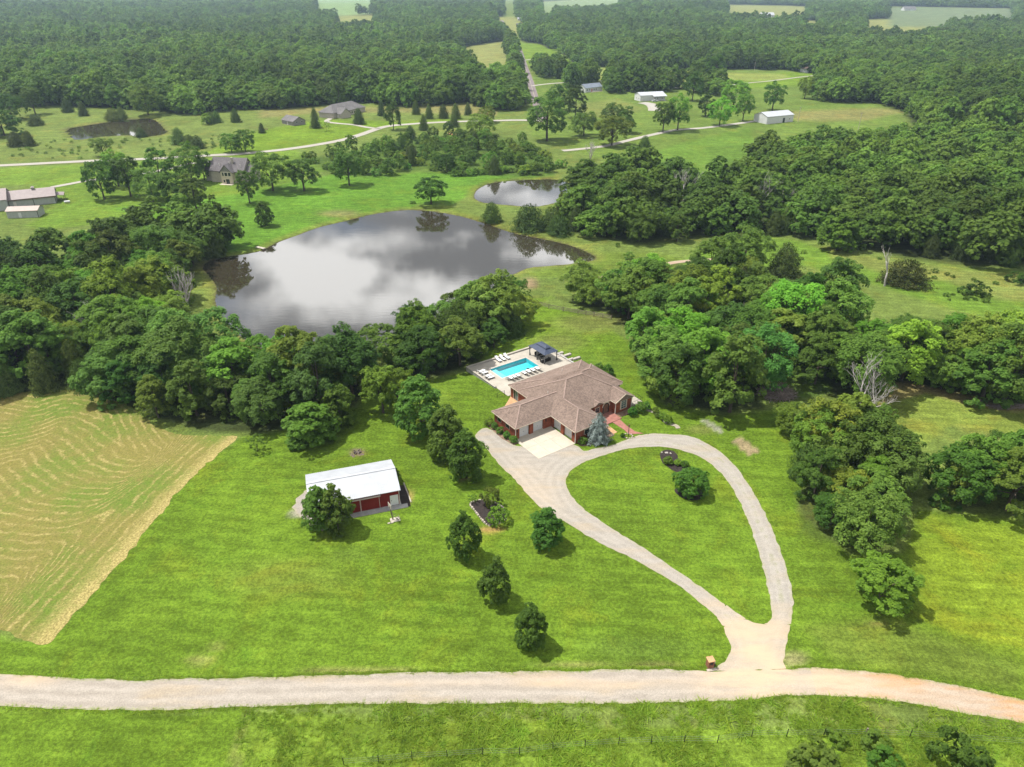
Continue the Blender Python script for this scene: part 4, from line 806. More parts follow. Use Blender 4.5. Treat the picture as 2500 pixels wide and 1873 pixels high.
bd_(2.0, 10.8, 2.52, 2.68, 'door_track', 'barn_rail', barn, .2); q = bd_(BL - 1.75, BL - .45, .3, 2.15, 'door', 'siding_white', barn, .05); bd_(BL - 1.6, BL - 1.5, 1.1, 1.25, 'handle', 'metal_black', q, .09)
for x in (.25, BL - .33): MB().box(x, x + .09, F0 - .04, F0 + .04, .25, BH - .03).build('corner_trim', 'barn_rail', barn)
for y in (-.29, F0 + .04): MB().box(BL - .25, BL - .21, y - .04, y + .04, .25, BH - .03).build('corner_trim', 'barn_rail', barn)
for k in range(20): MB().box(BL - .25, BL - .215, -BWd + .5 + k * .4, -BWd + .54 + k * .4, .27, BH - .1).build('rib', 'barn_red', barn)
for k in range(6): MB().box(10.9 + k * .28, 10.94 + k * .28, F0 - .03, F0, .27, BH - .08).build('rib', 'barn_red', barn)
def B2(x, y, z=0): return Vector((bo.x + x * math.cos(bang) - y * math.sin(bang), bo.y + x * math.sin(bang) + y * math.cos(bang), z))
m = MB(); m.prism([tuple(B2(*p)[:2]) for p in ((BL - .25, -BWd - .6), (BL + 1.3, -BWd - .5), (BL + 1.5, -3.8), (BL - .25, -3.3))], -.1, .07); tag(m.build('planting_bed', 'mulch'), 'dark painted shadow strip along the right end of the barn', 'bed', kind='structure')  # dark sheet laid where the barn casts its narrow shadow
tb = empty('timber_edging', B2(BL + 1.42, -5.9), bang + math.radians(92), 'weathered timber edging at the right end of the red barn', 'edging')
for k in range(3): MB().box(-2.6 + k * 1.8, -.85 + k * 1.8, -.09, .09, 0, .18).build('timber', 'wood_pale', tb)
# gravel pad at the left end
hx = W2([(632,1095),(645,1070),(662,1060),(690,1070),(700,1150),(680,1142),(655,1122),(640,1108)])
o = region('gravel_pad', lambda x, y: sdf(x, y, hx) + jag(x, y, .5), bbox(hx, 1), .3, .03, 'gravel_loop'); tag(o, 'grey gravel pad at the left end of the barn', 'gravel', kind='structure')
# basketball hoop beside the barn
p = G(930 + 480 / 13.8, 1180 + 1240 / 13.8); bh = empty('basketball_hoop', p, bang, 'weathered basketball hoop on a braced base before the barn door', 'basketball hoop')
MB().box(-.75, .75, -.5, .5, .02, .16).build('base', 'wood_pale', bh, bevel=.04); MB().bar((-.3, 0, .1), (-.62, .15, 2.7), .14).build('pole', 'wood_grey', bh); put(MB().box(-.72, .42, -.03, .03, 2.35, 3.15).build('backboard', 'wood_pale', bh), (-.55, .1, 0), math.radians(-75))
for a, b in (((-.5, .1, 1.6), (.6, .35, .15)), ((-.5, .1, 1.2), (.6, -.35, .15)), ((.62, -.45, .15), (.62, .45, .6))): MB().bar(a, b, .06).build('brace', 'wood_grey', bh)
q = MB().tube([(.23 * math.cos(a * math.pi / 6), .23 * math.sin(a * math.pi / 6), 0) for a in range(13)], [.015] * 13, 5).build('rim', 'metal_grey', bh); q.location = (-.75, -.25, 2.55)
for x in (-1.0, -.6): MB().box(x - .25, x + .25, -.62, -.42, .0, .12).build('ballast_block', 'concrete_pale', bh)
# fire pit
p = U(772, 978); fp = empty('fire_pit', p, 0, 'old burn pit of ash and charred logs on the lawn', 'fire pit')
m = MB(); random.seed(4)
for k in range(26):
    a = random.random() * 6.28; r_ = random.random() ** .5 * 1.35; s = .1 + .16 * random.random(); x, y = r_ * math.cos(a), r_ * math.sin(a); m.add([(x - s, y - s, 0), (x + s, y - s * .7, 0), (x + s * .6, y + s, 0), (x - s, y + s * .8, 0), (x, y, s * .9)], [(0, 1, 4), (1, 2, 4), (2, 3, 4), (3, 0, 4), (3, 2, 1, 0)])
tag(m.build('ash_rubble', 'ash', fp), kind='stuff')
for k in range(7): a = random.random() * 3.1; MB().tube([(-.7 * math.cos(a), -.6 * math.sin(a), .15), (.7 * math.cos(a + .2), .6 * math.sin(a + .2), .25)], [.1, .07], 6).build('log', 'charred' if k % 2 else 'wood_grey', fp)
# mailbox pillar
p = G(1690 + 1160 / 27.6, 1580 + 1290 / 27.6); mb = empty('mailbox_pillar', p, math.radians(12), 'small brick mailbox pillar at the mouth of the driveway', 'mailbox')
MB().box(-.36, .36, -.36, .36, 0, 1.18).build('pillar', 'brick_pillar', mb); MB().box(-.43, .43, -.43, .43, 1.18, 1.28).build('cap', 'flagstone', mb); q = MB().box(-.18, .18, -.44, -.36, .72, 1.0).build('mailbox_door', 'metal_black', mb); MB().box(-.04, .04, -.48, -.44, .92, .96).build('handle', 'metal_grey', q)
MB().box(-.62, .62, -.75, -.4, 0, .1).build('plinth', 'edging_stone', mb); MB().bar((.46, -.3, .8), (.46, -.05, 1.15), .05).build('flag', 'trim_white', mb); MB().box(.36, .6, -.35, .05, .35, .45).build('paper_tray', 'metal_black', mb)
# plank by the lake
p = GZ(563 * KS, 537 * KS, -3.3); dk = empty('plank_dock', p, math.radians(-30), 'small pale plank dock on the far lake shore', 'dock')
for k in range(5): MB().box(-1.8, 1.8, -.6 + k * .25, -.38 + k * .25, .28, .34).build('plank', 'wood_pale', dk)
for x in (-1.6, 1.6): MB().box(x - .08, x + .08, -.65, .65, -.8, .28).build('support', 'wood_grey', dk)
# ---------------------------------------------------------------- neighbouring buildings
class Bld:                                                  # local x along the front wall, y away from the camera side
    def __init__(s, name, pL, pR, label, cat='house', depth=8.0):
        a = G(*pL); b = G(*pR); d = b - a; s.L = math.hypot(d.x, d.y); s.D = depth
        s.e = empty(name, (a.x, a.y, min(a.z, b.z)), math.atan2(d.y, d.x), label, cat)
    def gable(s, x0, x1, y0, y1, h, rise, wall, roof, over=.45, axis='x', z0=-1.0, fascia=None):
        w = MB().box(x0, x1, y0, y1, z0, h)
        if axis == 'x': w.add([(x0, y0, h), (x0, y1, h), (x0, (y0 + y1) / 2, h + rise), (x1, y0, h), (x1, y1, h), (x1, (y0 + y1) / 2, h + rise)], [(0, 1, 2), (5, 4, 3), (0, 2, 5, 3), (1, 4, 5, 2)])
        else: w.add([(x0, y0, h), (x1, y0, h), ((x0 + x1) / 2, y0, h + rise), (x0, y1, h), (x1, y1, h), ((x0 + x1) / 2, y1, h + rise)], [(0, 1, 2), (5, 4, 3), (0, 2, 5, 3), (1, 4, 5, 2)])
        w.build('wall', wall, s.e); r = MB(); t = .16; m = ((y0 + y1) / 2) if axis == 'x' else ((x0 + x1) / 2)
        half = (y1 - y0) / 2 if axis == 'x' else (x1 - x0) / 2; k = rise / half; dz = over * k
        for sg in (-1, 1):
            if axis == 'x':
                ye = (y0 - over) if sg < 0 else (y1 + over); P = [(x0 - over, ye, h - dz), (x1 + over, ye, h - dz), (x1 + over, m, h + rise), (x0 - over, m, h + rise)]
            else:
                xe = (x0 - over) if sg < 0 else (x1 + over); P = [(xe, y0 - over, h - dz), (xe, y1 + over, h - dz), (m, y1 + over, h + rise), (m, y0 - over, h + rise)]
            r.add([(a, b, c + .01) for a, b, c in P] + [(a, b, c + t) for a, b, c in P], [(0, 3, 2, 1), (4, 5, 6, 7), (0, 1, 5, 4), (1, 2, 6, 5), (2, 3, 7, 6), (3, 0, 4, 7)])
        return r.build('roof', roof, s.e)
    def hip(s, x0, x1, y0, y1, h, rise, wall, roof, over=.5, z0=-1.0):
        MB().box(x0, x1, y0, y1, z0, h).build('wall', wall, s.e); a, b, c, d = x0 - over, x1 + over, y0 - over, y1 + over; hh = (d - c) / 2
        return MB().add([(a, c, h - .05), (b, c, h - .05), (b, d, h - .05), (a, d, h - .05), (a, c, h + .1), (b, c, h + .1), (b, d, h + .1), (a, d, h + .1), (a + hh, (c + d) / 2, h + rise), (b - hh, (c + d) / 2, h + rise)], [(3, 2, 1, 0), (0, 1, 5, 4), (1, 2, 6, 5), (2, 3, 7, 6), (3, 0, 4, 7), (4, 5, 9, 8), (5, 6, 9), (6, 7, 8, 9), (7, 4, 8)]).build('roof', roof, s.e)
    def front(s, name, x0, x1, z0, z1, mat, y=0.0, t=.06, frame='trim_white'):
        if name in ('window',):
            f = MB().box(x0, x1, y - t, y, z0, z1).build('window', frame, s.e); MB().box(x0 + .1, x1 - .1, y - t - .03, y - t + .02, z0 + .1, z1 - .1).build('pane', mat, f); return f
        return MB().box(x0, x1, y - t, y, z0, z1).build(name, mat, s.e)
    def side(s, name, y0, y1, z0, z1, mat, x=0.0, sg=-1, t=.06, frame='trim_white'):
        a, b = sorted((x, x + sg * t)); f = MB().box(a, b, y0, y1, z0, z1).build(name, frame if name == 'window' else mat, s.e)
        if name == 'window': a, b = sorted((x + sg * (t - .02), x + sg * (t + .03))); MB().box(a, b, y0 + .1, y1 - .1, z0 + .1, z1 - .1).build('pane', mat, f)
        return f
    def w(s, x, y, z=0): return s.e.matrix_basis @ Vector((x, y, z))

# white metal barn beyond the creek wood
b = Bld('metal_barn', (1871, 303.7), (1935.4, 297), 'long white metal barn with one dark doorway in the right pasture', 'barn'); L = b.L
b.gable(0, L, 0, 11.5, 4.3, 2.0, 'siding_white', 'roof_metal', .25); b.front('doorway', L * .60, L * .60 + 1.7, .1, 2.9, 'glass_dark'); b.front('window', L * .84, L * .84 + .7, 1.6, 2.4, 'glass_dark'); b.side('door', 3, 6.5, .1, 3.2, 'garage_white')
# white workshop
b = Bld('workshop', (1562.8, 248), (1623, 245), 'white metal workshop with big garage doors and a porch on its right half', 'building'); L = b.L
b.gable(0, L, 0, 9.5, 4.0, 1.7, 'siding_white', 'roof_metal', .3)
for x0, x1 in ((.5, 4.4), (5.0, 8.6)): b.front('garage_door', x0, x1, .1, 3.2, 'garage_white')
b.front('door', 1.2, 2.1, .1, 2.2, 'trim_white', 0, .1)
MB().add([(L * .47, -2.6, 3.2), (L + .4, -2.6, 3.2), (L + .4, .6, 4.25), (L * .47, .6, 4.25), (L * .47, -2.6, 3.32), (L + .4, -2.6, 3.32), (L + .4, .6, 4.40), (L * .47, .6, 4.40)], [(0, 3, 2, 1), (4, 5, 6, 7), (0, 1, 5, 4), (1, 2, 6, 5), (2, 3, 7, 6), (3, 0, 4, 7)]).build('porch_roof', 'roof_metal', b.e)
for k in range(4): x = L * .5 + k * (L * .48) / 3; MB().box(x - .08, x + .08, -2.45, -2.3, -.5, 3.2).build('porch_post', 'trim_white', b.e)
for x in (L * .56, L * .68, L * .86): b.front('window', x, x + 1.1, 1.0, 2.2, 'glass_dark')
for y in (2, 5.5): b.side('window', y, y + .8, 1.4, 2.3, 'glass_dark')
MB().box(L * .48, L, -2.6, -.06, -.6, .12).build('porch_floor', 'concrete', b.e)
car_at = b.w(9.6, -4.5)
# white cottage with blue-grey roof
b = Bld('cottage', (1428.8, 226.4), (1470, 222), 'white cottage with a blue-grey roof beside the asphalt road', 'house'); L = b.L
b.gable(0, L, 0, 8, 3.3, 2.5, 'siding_white', 'shingle_blue', .35)
for x in (1.5, 4.2, 9.0, 11.3): b.front('window', x, x + 1.1, 1.2, 2.4, 'glass_dark')
b.front('door', 6.6, 7.7, .3, 2.4, 'blossom_red'); MB().box(5, L - 1.5, -2.4, -.06, -.6, .3).build('deck', 'wood_pale', b.e); b.side('window', 1.6, 2.6, 1.3, 2.4, 'glass_dark'); b.side('window', 5.2, 6.2, 1.3, 2.4, 'glass_dark')
# far ranch house
b = Bld('ranch_house', (1972, 178), (2013.5, 175.3), 'long white ranch house with a tan roof at the far end of the mown field', 'house'); L = b.L
b.hip(0, L, 0, 10, 3.2, 2.6, 'siding_white', 'shingle', .5); b.front('garage_door', L - 3.2, L - .6, .1, 2.3, 'garage_white')
for x in (1.5, 4, 6.5, 12): b.front('window', x, x + 1.3, .8, 2.2, 'glass_dark')
b.front('door', 9.6, 10.7, .2, 2.3, 'glass_dark'); b.side('window', 3.5, 4.6, 1.1, 2.2, 'glass_dark')
# grey gabled house by the lake
b = Bld('gabled_house', (545.6, 448.6), (567.7, 449.6), 'tall pale house with steep grey roof and a two-storey gable above the lake lawn', 'house'); W = max(b.L, 3.9)
b.gable(-6.5, 9.0, 2.2, 12.0, 5.2, 4.6, 'siding_beige', 'shingle_grey', .5); b.gable(-.5, W + .5, 0, 7, 5.2, 2.9, 'trim_cream', 'shingle_grey', .5, 'y')
b.gable(-10.2, -6.5, 4, 11.5, 4.8, 3.2, 'siding_beige', 'shingle_grey', .4); b.gable(9.0, 12.2, 4, 11, 4.8, 3.2, 'siding_beige', 'shingle_grey', .4)
MB().add([(-.45, -.03, 5.25), (W + .45, -.03, 5.25), (W / 2, -.03, 7.9), (-.45, .02, 5.25), (W + .45, .02, 5.25), (W / 2, .02, 7.9)], [(0, 1, 2), (5, 4, 3), (0, 3, 4, 1), (1, 4, 5, 2), (2, 5, 3, 0)]).build('gable_shingles', 'siding_taupe', b.e)
for x0, x1 in ((.15, 1.05), (1.3, 2.75), (3.0, W)): b.front('window', x0, x1, 3.3, 4.95, 'glass_dark', frame='trim_white')
b.front('window', .3, 1.2, .5, 1.8, 'glass_dark'); b.front('patio_door', 1.6, 3.2, .05, 2.0, 'glass_dark'); MB().box(2.7, 3.5, 4.6, 5.4, 5, 10.4).build('chimney', 'siding_beige', b.e)
MB().box(-.8, W + .9, -2.2, -.05, -.8, .05).build('terrace', 'concrete_pale', b.e)
for k in range(4): MB().tube([(-7.5 + k * 5, 3.5, 8 - k % 2), (-7.5 + k * 5, 3.5, 8.9 - k % 2)], [.12, .12], 6).build('vent_pipe', 'trim_white', b.e)
# long grey-green shed at the left edge and its lean-to
b = Bld('long_shed', (24, 508), (138.8, 496), 'long grey-green shed with mauve metal roof and dark trim at the left', 'shed'); L = b.L
b.gable(0, L, 0, 9, 3.1, 2.3, 'siding_grey', 'roof_mauve', .4); b.gable(-14, 0, -3.5, 11, 4.1, 2.7, 'siding_grey', 'roof_mauve', .4)
for x in (0.03, L * .52, L - .2): b.front('corner_trim', x, x + .18, 0, 3.0, 'metal_black')
b.front('fascia', -.4, L + .4, 2.62, 2.85, 'wood_brown', -.4, .08); b.front('door', 1.6, 2.6, .1, 2.1, 'trim_white'); MB().box(L * .56 - .5, L * .56 + .5, 4, 5, 5.2, 6.1).build('cupola', 'metal_grey', b.e); pyr(.7, .7, 6.1, 6.6, .05, .05).build('cupola_roof', 'roof_mauve', b.e).location = (L * .56, 4.5, 0)
MB().add([(L, 2, 2.7), (L + 3, 2, 2.3), (L + 3, 8, 2.3), (L, 8, 2.7), (L, 2, 2.85), (L + 3, 2, 2.45), (L + 3, 8, 2.45), (L, 8, 2.85)], [(0, 3, 2, 1), (4, 5, 6, 7), (0, 1, 5, 4), (1, 2, 6, 5), (2, 3, 7, 6), (3, 0, 4, 7)]).build('porch_roof', 'roof_mauve', b.e)
for y in (2.2, 7.8): MB().box(L + 2.75, L + 2.9, y - .08, y + .08, -.5, 2.35).build('porch_post', 'wood_brown', b.e)
b = Bld('low_shed', (19.5, 533.6), (95.6, 530.7), 'low grey shed with pinkish roof in front of the long shed', 'shed'); L = b.L
b.gable(0, L, 0, 5.5, 2.6, 1.0, 'siding_grey', 'roof_pink', .25); b.front('corner_trim', L - .18, L - .02, 0, 2.5, 'metal_black'); b.front('door', 4, 5, .05, 2.0, 'siding_white')
p = G(165, 496); t = empty('propane_tank', p, 0.4, 'white propane tank on the lawn right of the long shed', 'tank'); MB().tube([(-1.1, 0, .6), (-1.0, 0, .6), (1.0, 0, .6), (1.1, 0, .6)], [.15, .42, .42, .15], 10).build('tank', 'car_white', t)
for x in (-.6, .6): MB().box(x - .1, x + .1, -.3, .3, 0, .25).build('foot', 'concrete', t)
# grey house and its garage beyond the far road
b = Bld('grey_house', (807, 285), (834, 290), 'low grey-taupe house with a wide hipped roof and garage wing beyond the far road', 'house'); L = b.L
b.gable(0, L, 0, 7.5, 2.9, 3.0, 'siding_beige', 'shingle_dark', .5)
for x0, x1 in ((L * .2, L * .42), (L * .52, L * .78)): b.front('garage_door', x0, x1, .1, 2.4, 'trim_white')
hb = Bld('grey_house_wing', (834, 287), (895, 273), 'x', 'house'); e2 = hb.e; L2 = hb.L
hb.hip(-6, L2 + .5, 1.5, 13.5, 3.1, 4.4, 'siding_beige', 'shingle_dark', .6); hb.gable(0, 5.2, -1.2, 6, 3.1, 2.6, 'trim_cream', 'shingle_dark', .4, 'y')
for x in (1.0, 3.0): hb.front('window', x, x + 1.1, .8, 2.3, 'glass_dark', -1.2)
for x in (9, 12, 14.5): hb.front('window', x, x + 1.2, .8, 2.3, 'glass_dark', 1.5)
hb.front('front_door', 6.4, 7.6, .1, 2.3, 'glass_dark', 1.5)
bpy.context.view_layer.update(); mi = b.e.matrix_basis.inverted()
for c in kids(e2): c.parent = b.e; c.matrix_parent_inverse = mi @ e2.matrix_basis
bpy.data.objects.remove(e2)
b = Bld('detached_garage', (689, 301.8), (717, 308), 'small taupe garage with two gable windows on the far lawn', 'garage'); L = b.L
b.gable(0, L, 0, 8.5, 2.5, 2.3, 'siding_taupe', 'shingle_dark', .4)
for y in (2.0, 5.6): b.side('window', y, y + .9, 1.2, 2.6, 'glass_dark', L, 1)
b.front('door', L * .45, L * .45 + .9, .05, 2.0, 'trim_white')
# small far houses among the trees
for (x, y, wd, rz, wall, roof, lab) in ((1272, 66, 16, .1, 'siding_beige', 'shingle_dark', 'tan-walled far house right of the end of the asphalt road'), (1271, 50, 12, .1, 'siding_white', 'roof_metal', 'white-roofed far building behind the tan-walled house'), (1330, 52, 16, -.2, 'siding_white', 'roof_metal', 'white far house half hidden by trees, in the small clearing'),
        (1385, 63, 14, .2, 'siding_white', 'shingle_dark', 'grey-roofed far house half hidden in the wood'), (1427, 58, 14, .8, 'siding_white', 'shingle_grey', 'far house with a steep pale gable, rightmost of the hidden row'), (1874, 42, 30, .05, 'siding_white', 'roof_metal', 'long white far building at the edge of the yellow field'),
        (1716, 12, 34, .05, 'siding_white', 'roof_metal', 'white-roofed farm building near the top of the view'), (2222, 26, 34, .1, 'siding_white', 'shingle_dark', 'pale farmhouse below the dark distant wood'), (1692, 97, 9, .7, 'siding_white', 'roof_metal', 'small white hut in the right-hand forest'), (1129, 106, 10, .0, 'siding_beige', 'roof_pink', 'pinkish shed beside the yellow field')):
    p = G(x, y); b = Bld('farm_house', (x, y), (x + 6, y), lab, 'house'); b.e.rotation_euler = (0, 0, rz); h = 3.4 if wd < 20 else 4.5
    b.gable(-wd / 2, wd / 2, 0, wd * .5, h, wd * .16, wall, roof, .5)
    for k in range(3): b.front('window', -wd * .4 + k * wd * .3, -wd * .4 + k * wd * .3 + 1.4, 1, 2.4, 'glass_dark')
    b.front('door', wd * .38, wd * .38 + 1.1, .1, 2.3, 'wood_brown')
b = Bld('red_shed', (-14, 260), (7, 259), 'red shed at the very edge of the far left pasture', 'shed'); b.gable(0, b.L, 0, 6, 4.2, 2, 'barn_red', 'roof_metal', .3); b.front('door', 1.5, 3.5, .1, 2.5, 'trim_white')
# parked car
c = empty('parked_car', car_at, .3, 'white car parked before the white workshop', 'car')
body = MB().box(-2.1, 2.1, -.85, .85, .35, .95).add([(-1.5, -.8, .95), (1.2, -.8, .95), (1.2, .8, .95), (-1.5, .8, .95), (-1.0, -.68, 1.5), (.5, -.68, 1.5), (.5, .68, 1.5), (-1.0, .68, 1.5)], [(4, 5, 6, 7), (0, 1, 5, 4), (1, 2, 6, 5), (2, 3, 7, 6), (3, 0, 4, 7)]).build('body', 'car_white', c, bevel=.08)
MB().add([(-1.45, -.82, .99), (1.1, -.82, .99), (.5, -.70, 1.42), (-.98, -.70, 1.42)], [(0, 1, 2, 3)]).build('side_window', 'glass_dark', body); MB().add([(-1.56, -.7, .99), (-1.56, .7, .99), (-1.06, .6, 1.44), (-1.06, -.6, 1.44)], [(0, 1, 2, 3)]).build('windscreen', 'glass_dark', body)
for x in (-1.3, 1.3):
    for y in (-.82, .82): wv = MB().tube([(x, y - .1, .34), (x, y + .1, .34)], [.34, .34], 12).build('wheel', 'tyre', c)
# picnic table on the far lawn
p = G(650, 318); pt = empty('picnic_table', p, .3, 'brown wooden picnic table on the far lawn left of the taupe garage', 'table')
for k in range(5): MB().box(-1.1, 1.1, -.45 + k * .18, -.3 + k * .18, .74, .79).build('plank', 'wood_brown', pt)
for y in (-.8, .8): MB().box(-1.1, 1.1, y - .14, y + .14, .42, .47).build('bench', 'wood_brown', pt)
for x in (-.8, .8): MB().bar((x, -.8, 0), (x, .3, .74), .1).bar((x, .8, 0), (x, -.3, .74), .1).build('leg', 'wood_brown', pt)
# utility poles
for (x, y, h, lab) in ((1948, 298, 9, 'pale utility pole beside the long white metal barn'), (2094, 322, 11, 'leaning utility pole rising from the creek wood'), (1431, 158, 10, 'utility pole at the edge of the light field by the road'), (1841, 174, 9, 'short pale pole at the treeline of the mown field')):
    p = G(x, y); u = empty('utility_pole', p, .4, lab, 'pole'); MB().tube([(0, 0, -.5), (.1, 0, h)], [.16, .11], 7).build('pole', 'wood_pale', u); MB().bar((-1.0, 0, h - .7), (1.2, 0, h - .7), .12).build('crossarm', 'wood_grey', u)
    for x2 in (-.8, 0.1, 1.0): MB().tube([(x2, 0, h - .64), (x2, 0, h - .4)], [.06, .04], 6).build('insulator', 'metal_grey', u)
# split-rail fence behind the house lawn
fe = empty('rail_fence', G(1283, 738), 0, 'dark weathered rail fence at the back of the house lawn', 'fence'); fo = fe.location
fl_ = [tuple(G(*q)) for q in ((1270, 731), (1283, 738), (1312, 746), (1340, 754), (1375, 761), (1411, 767), (1450, 773), (1493, 781), (1512, 792))]
fpts = []
for a, b_ in zip(fl_[:-1], fl_[1:]):
    n = max(1, int((Vector(b_) - Vector(a)).length / 2.4))
    fpts += [Vector(a).lerp(Vector(b_), i / n) - fo for i in range(n)]
for q in fpts: MB().box(-.08, .08, -.08, .08, -.3, 1.35).build('post', 'wood_grey', fe).location = q
for a, b_ in zip(fpts[:-1], fpts[1:]):
    for z in (.45, .82, 1.2): MB().bar(a + Vector((0, -.1, z)), b_ + Vector((0, -.1, z)), .045, .15).build('rail', 'wood_grey', fe)
# wire fence in the rough field before the road
wf_ = [(840, 1868), (925, 1862), (1006, 1854), (1092, 1849), (1178, 1843), (1268, 1843), (1350, 1830), (1428, 1824), (1510, 1818), (1590, 1815), (1670, 1813), (1751, 1813), (1835, 1799), (1920, 1798), (2010, 1797), (2113, 1796), (2220, 1800), (2340, 1808), (2520, 1820)]
we = empty('wire_fence', G(1268, 1843), 0, 'thin wire fence on dark posts through the rough field at the bottom', 'fence'); wo = we.location; wp_ = [G(*q) - wo for q in wf_]
for i, q in enumerate(wp_): MB().tube([q + Vector((0, 0, -.2)), q + Vector((.03 * ((i * 7) % 3 - 1), 0, 1.25 + .05 * (i % 3)))], [.045 if i != 15 else .1] * 2, 6).build('post', 'metal_black' if i != 15 else 'wood_grey', we)
for z in (.35, .7, 1.05): MB().tube([q + Vector((0, 0, z)) for q in wp_], [.008] * len(wp_), 4).build('wire', 'metal_grey', we)
# ---------------------------------------------------------------- vegetation: prototypes
RNG = np.random.default_rng(11)
def unit(a): return a / (np.linalg.norm(a, axis=1, keepdims=True) + 1e-9)
def rdir(n): return unit(RNG.normal(size=(n, 3)))
def leaf_faces(name, P, Nn, S, lr, mat, asp=0.62, along=None):
    n = len(P); r = rdir(n) if along is None else along
    t = unit(np.cross(Nn, r)); b = np.cross(Nn, t); S = S[:, None]
    V = np.stack([P - t * S, P + b * S * asp, P + t * S, P - b * S * asp], 1).reshape(-1, 3)
    F = np.arange(4 * n).reshape(n, 4)
    return numesh(name, V, F, mat, [('lr', 'FLOAT', np.repeat(lr, 4))])
def crown_mesh(name, n, R, z0, z1, lobes, size, mat='leaf', lobe_r=0.42, flat=0.92, shape='round', up=0.42, inner=0.06, asp=0.62, sprays=9, spray_r=0.30, outw=0.6, rnd=0.42):
    zc = (z0 + z1) / 2; hz = (z1 - z0) / 2
    k = np.arange(lobes) + 0.5; ph = np.arccos(1 - 1.85 * k / lobes); th = math.pi * (1 + 5 ** .5) * k
    D = np.stack([np.cos(th) * np.sin(ph), np.sin(th) * np.sin(ph), np.cos(ph)], 1) + RNG.normal(size=(lobes, 3)) * 0.16
    if shape == 'oval': w = 1 - 0.42 * np.clip(D[:, 2], 0, 1)
    elif shape == 'cone': w = 1 - 0.66 * np.clip((D[:, 2] + 0.7) / 1.7, 0, 1)
    else: w = np.ones(lobes)
    rr = 0.60 + 0.14 * RNG.random(lobes)
    C = np.stack([D[:, 0] * R * rr * w, D[:, 1] * R * rr * w, zc + D[:, 2] * hz * (0.58 + 0.18 * RNG.random(lobes))], 1)
    lr_ = R * lobe_r * (0.70 + 0.55 * RNG.random(lobes)) * (0.85 + 0.15 * w)
    # each limb carries sprays of leaves: small flat-topped tufts with dark gaps between
    ns = lobes * sprays; sl = np.repeat(np.arange(lobes), sprays)
    out = C[sl] - np.array([0, 0, zc - 0.3 * hz]); out[:, 2] *= R / hz; out = unit(out)
    d = unit(rdir(ns) + out * 0.95 + np.array([0, 0, 0.35])); d[:, 2] *= flat
    S = C[sl] + d * (lr_[sl] * (0.72 + 0.42 * RNG.random(ns)))[:, None]; sr = spray_r * R * (0.30 + 0.16 * RNG.random(ns)) * 1.25
    so = unit(d * 0.8 + np.array([0, 0, 0.75]))
    si = RNG.choice(ns, n, p=sr ** 2 / (sr ** 2).sum())
    e = unit(rdir(n) + so[si] * 0.9); P = S[si] + e * (sr[si] * (0.55 + 0.55 * RNG.random(n)))[:, None] * np.array([1, 1, 0.82])
    m = RNG.random(n) < inner; q = C[RNG.choice(lobes, m.sum())]; P[m] = q + rdir(m.sum()) * (R * .3 * RNG.random((m.sum(), 1)))
    P[:, 2] = np.maximum(P[:, 2], 0.10)
    Nn = unit(e * outw + so[si] * 0.35 + np.array([0, 0, up]) + rdir(n) * rnd)
    base = np.clip(0.5 + 0.20 * RNG.normal(size=ns), 0, 1)
    lr = np.clip(base[si] * 0.65 + RNG.random(n) * 0.45 - 0.03, 0, 1)
    return leaf_faces(name, P, Nn, size * (0.7 + 0.6 * RNG.random(n)), lr, mat, asp), C
def conifer_mesh(name, n, R, H, size, mat, z0=0.15, power=0.8, tiers=0, asp=0.4, jitter=0.18):
    z = z0 + (H - z0) * (1 - RNG.random(n) ** 0.55); a = RNG.random(n) * 2 * math.pi
    env = R * (1 - (z - z0) / (H - z0)) ** power
    lump = 1 + 0.20 * np.sin(a * 3 + z * 1.9) * np.cos(a * 5 - z * 2.7) + 0.12 * np.sin(a * 9 + z * 4)
    if tiers: lump = lump * (0.66 + 0.40 * np.abs(np.sin(z / H * math.pi * tiers + 0.5 * np.sin(a * 4))))
    ka = np.floor(a * 1.75 + 0.6 * np.floor(z * 1.3)); kz = np.floor(z * 1.3); hsh = np.sin(ka * 12.9898 + kz * 78.233) * 43758.5453; lump = lump * (0.64 + 0.55 * (hsh - np.floor(hsh)))
    r = env * lump * (1 - 0.45 * RNG.random(n) ** 2.2) + jitter * RNG.random(n) * 0.5
    P = np.stack([r * np.cos(a), r * np.sin(a), z + RNG.normal(size=n) * 0.1], 1)
    o = np.stack([np.cos(a), np.sin(a), np.full(n, 0.55)], 1); Nn = unit(unit(o) + rdir(n) * 0.55)
    al = np.stack([np.cos(a) * 0.6, np.sin(a) * 0.6, np.full(n, 0.7 if not tiers else -0.25)], 1) + rdir(n) * 0.3
    al = unit(np.cross(Nn, unit(al)))
    return leaf_faces(name, P, Nn, size * (0.6 + 0.8 * RNG.random(n)), RNG.random(n), mat, asp, al)
def trunk_mesh(name, H, r0, targets, limbs=5, mat='bark'):
    m = MB(); m.tube([(0, 0, -.4), (0, 0, .3), (.05, .03, H * .25), (-.04, .05, H * .5), (0, 0, H * .78)], [r0 * 1.3, r0, r0 * .8, r0 * .55, r0 * .15], 7)
    idx = RNG.choice(len(targets), min(limbs, len(targets)), replace=False)
    for i in idx:
        t = targets[i]; zb = H * (.2 + .2 * RNG.random()); mid = (t[0] * .45, t[1] * .45, zb + (t[2] - zb) * .6)
        m.tube([(0, 0, zb), mid, tuple(t)], [r0 * .45, r0 * .3, r0 * .08], 5)
    return m.mesh(name, mat, True)
PROTO = {}
def reg(kind, crown, trunk): PROTO.setdefault(kind, []).append((crown, trunk))
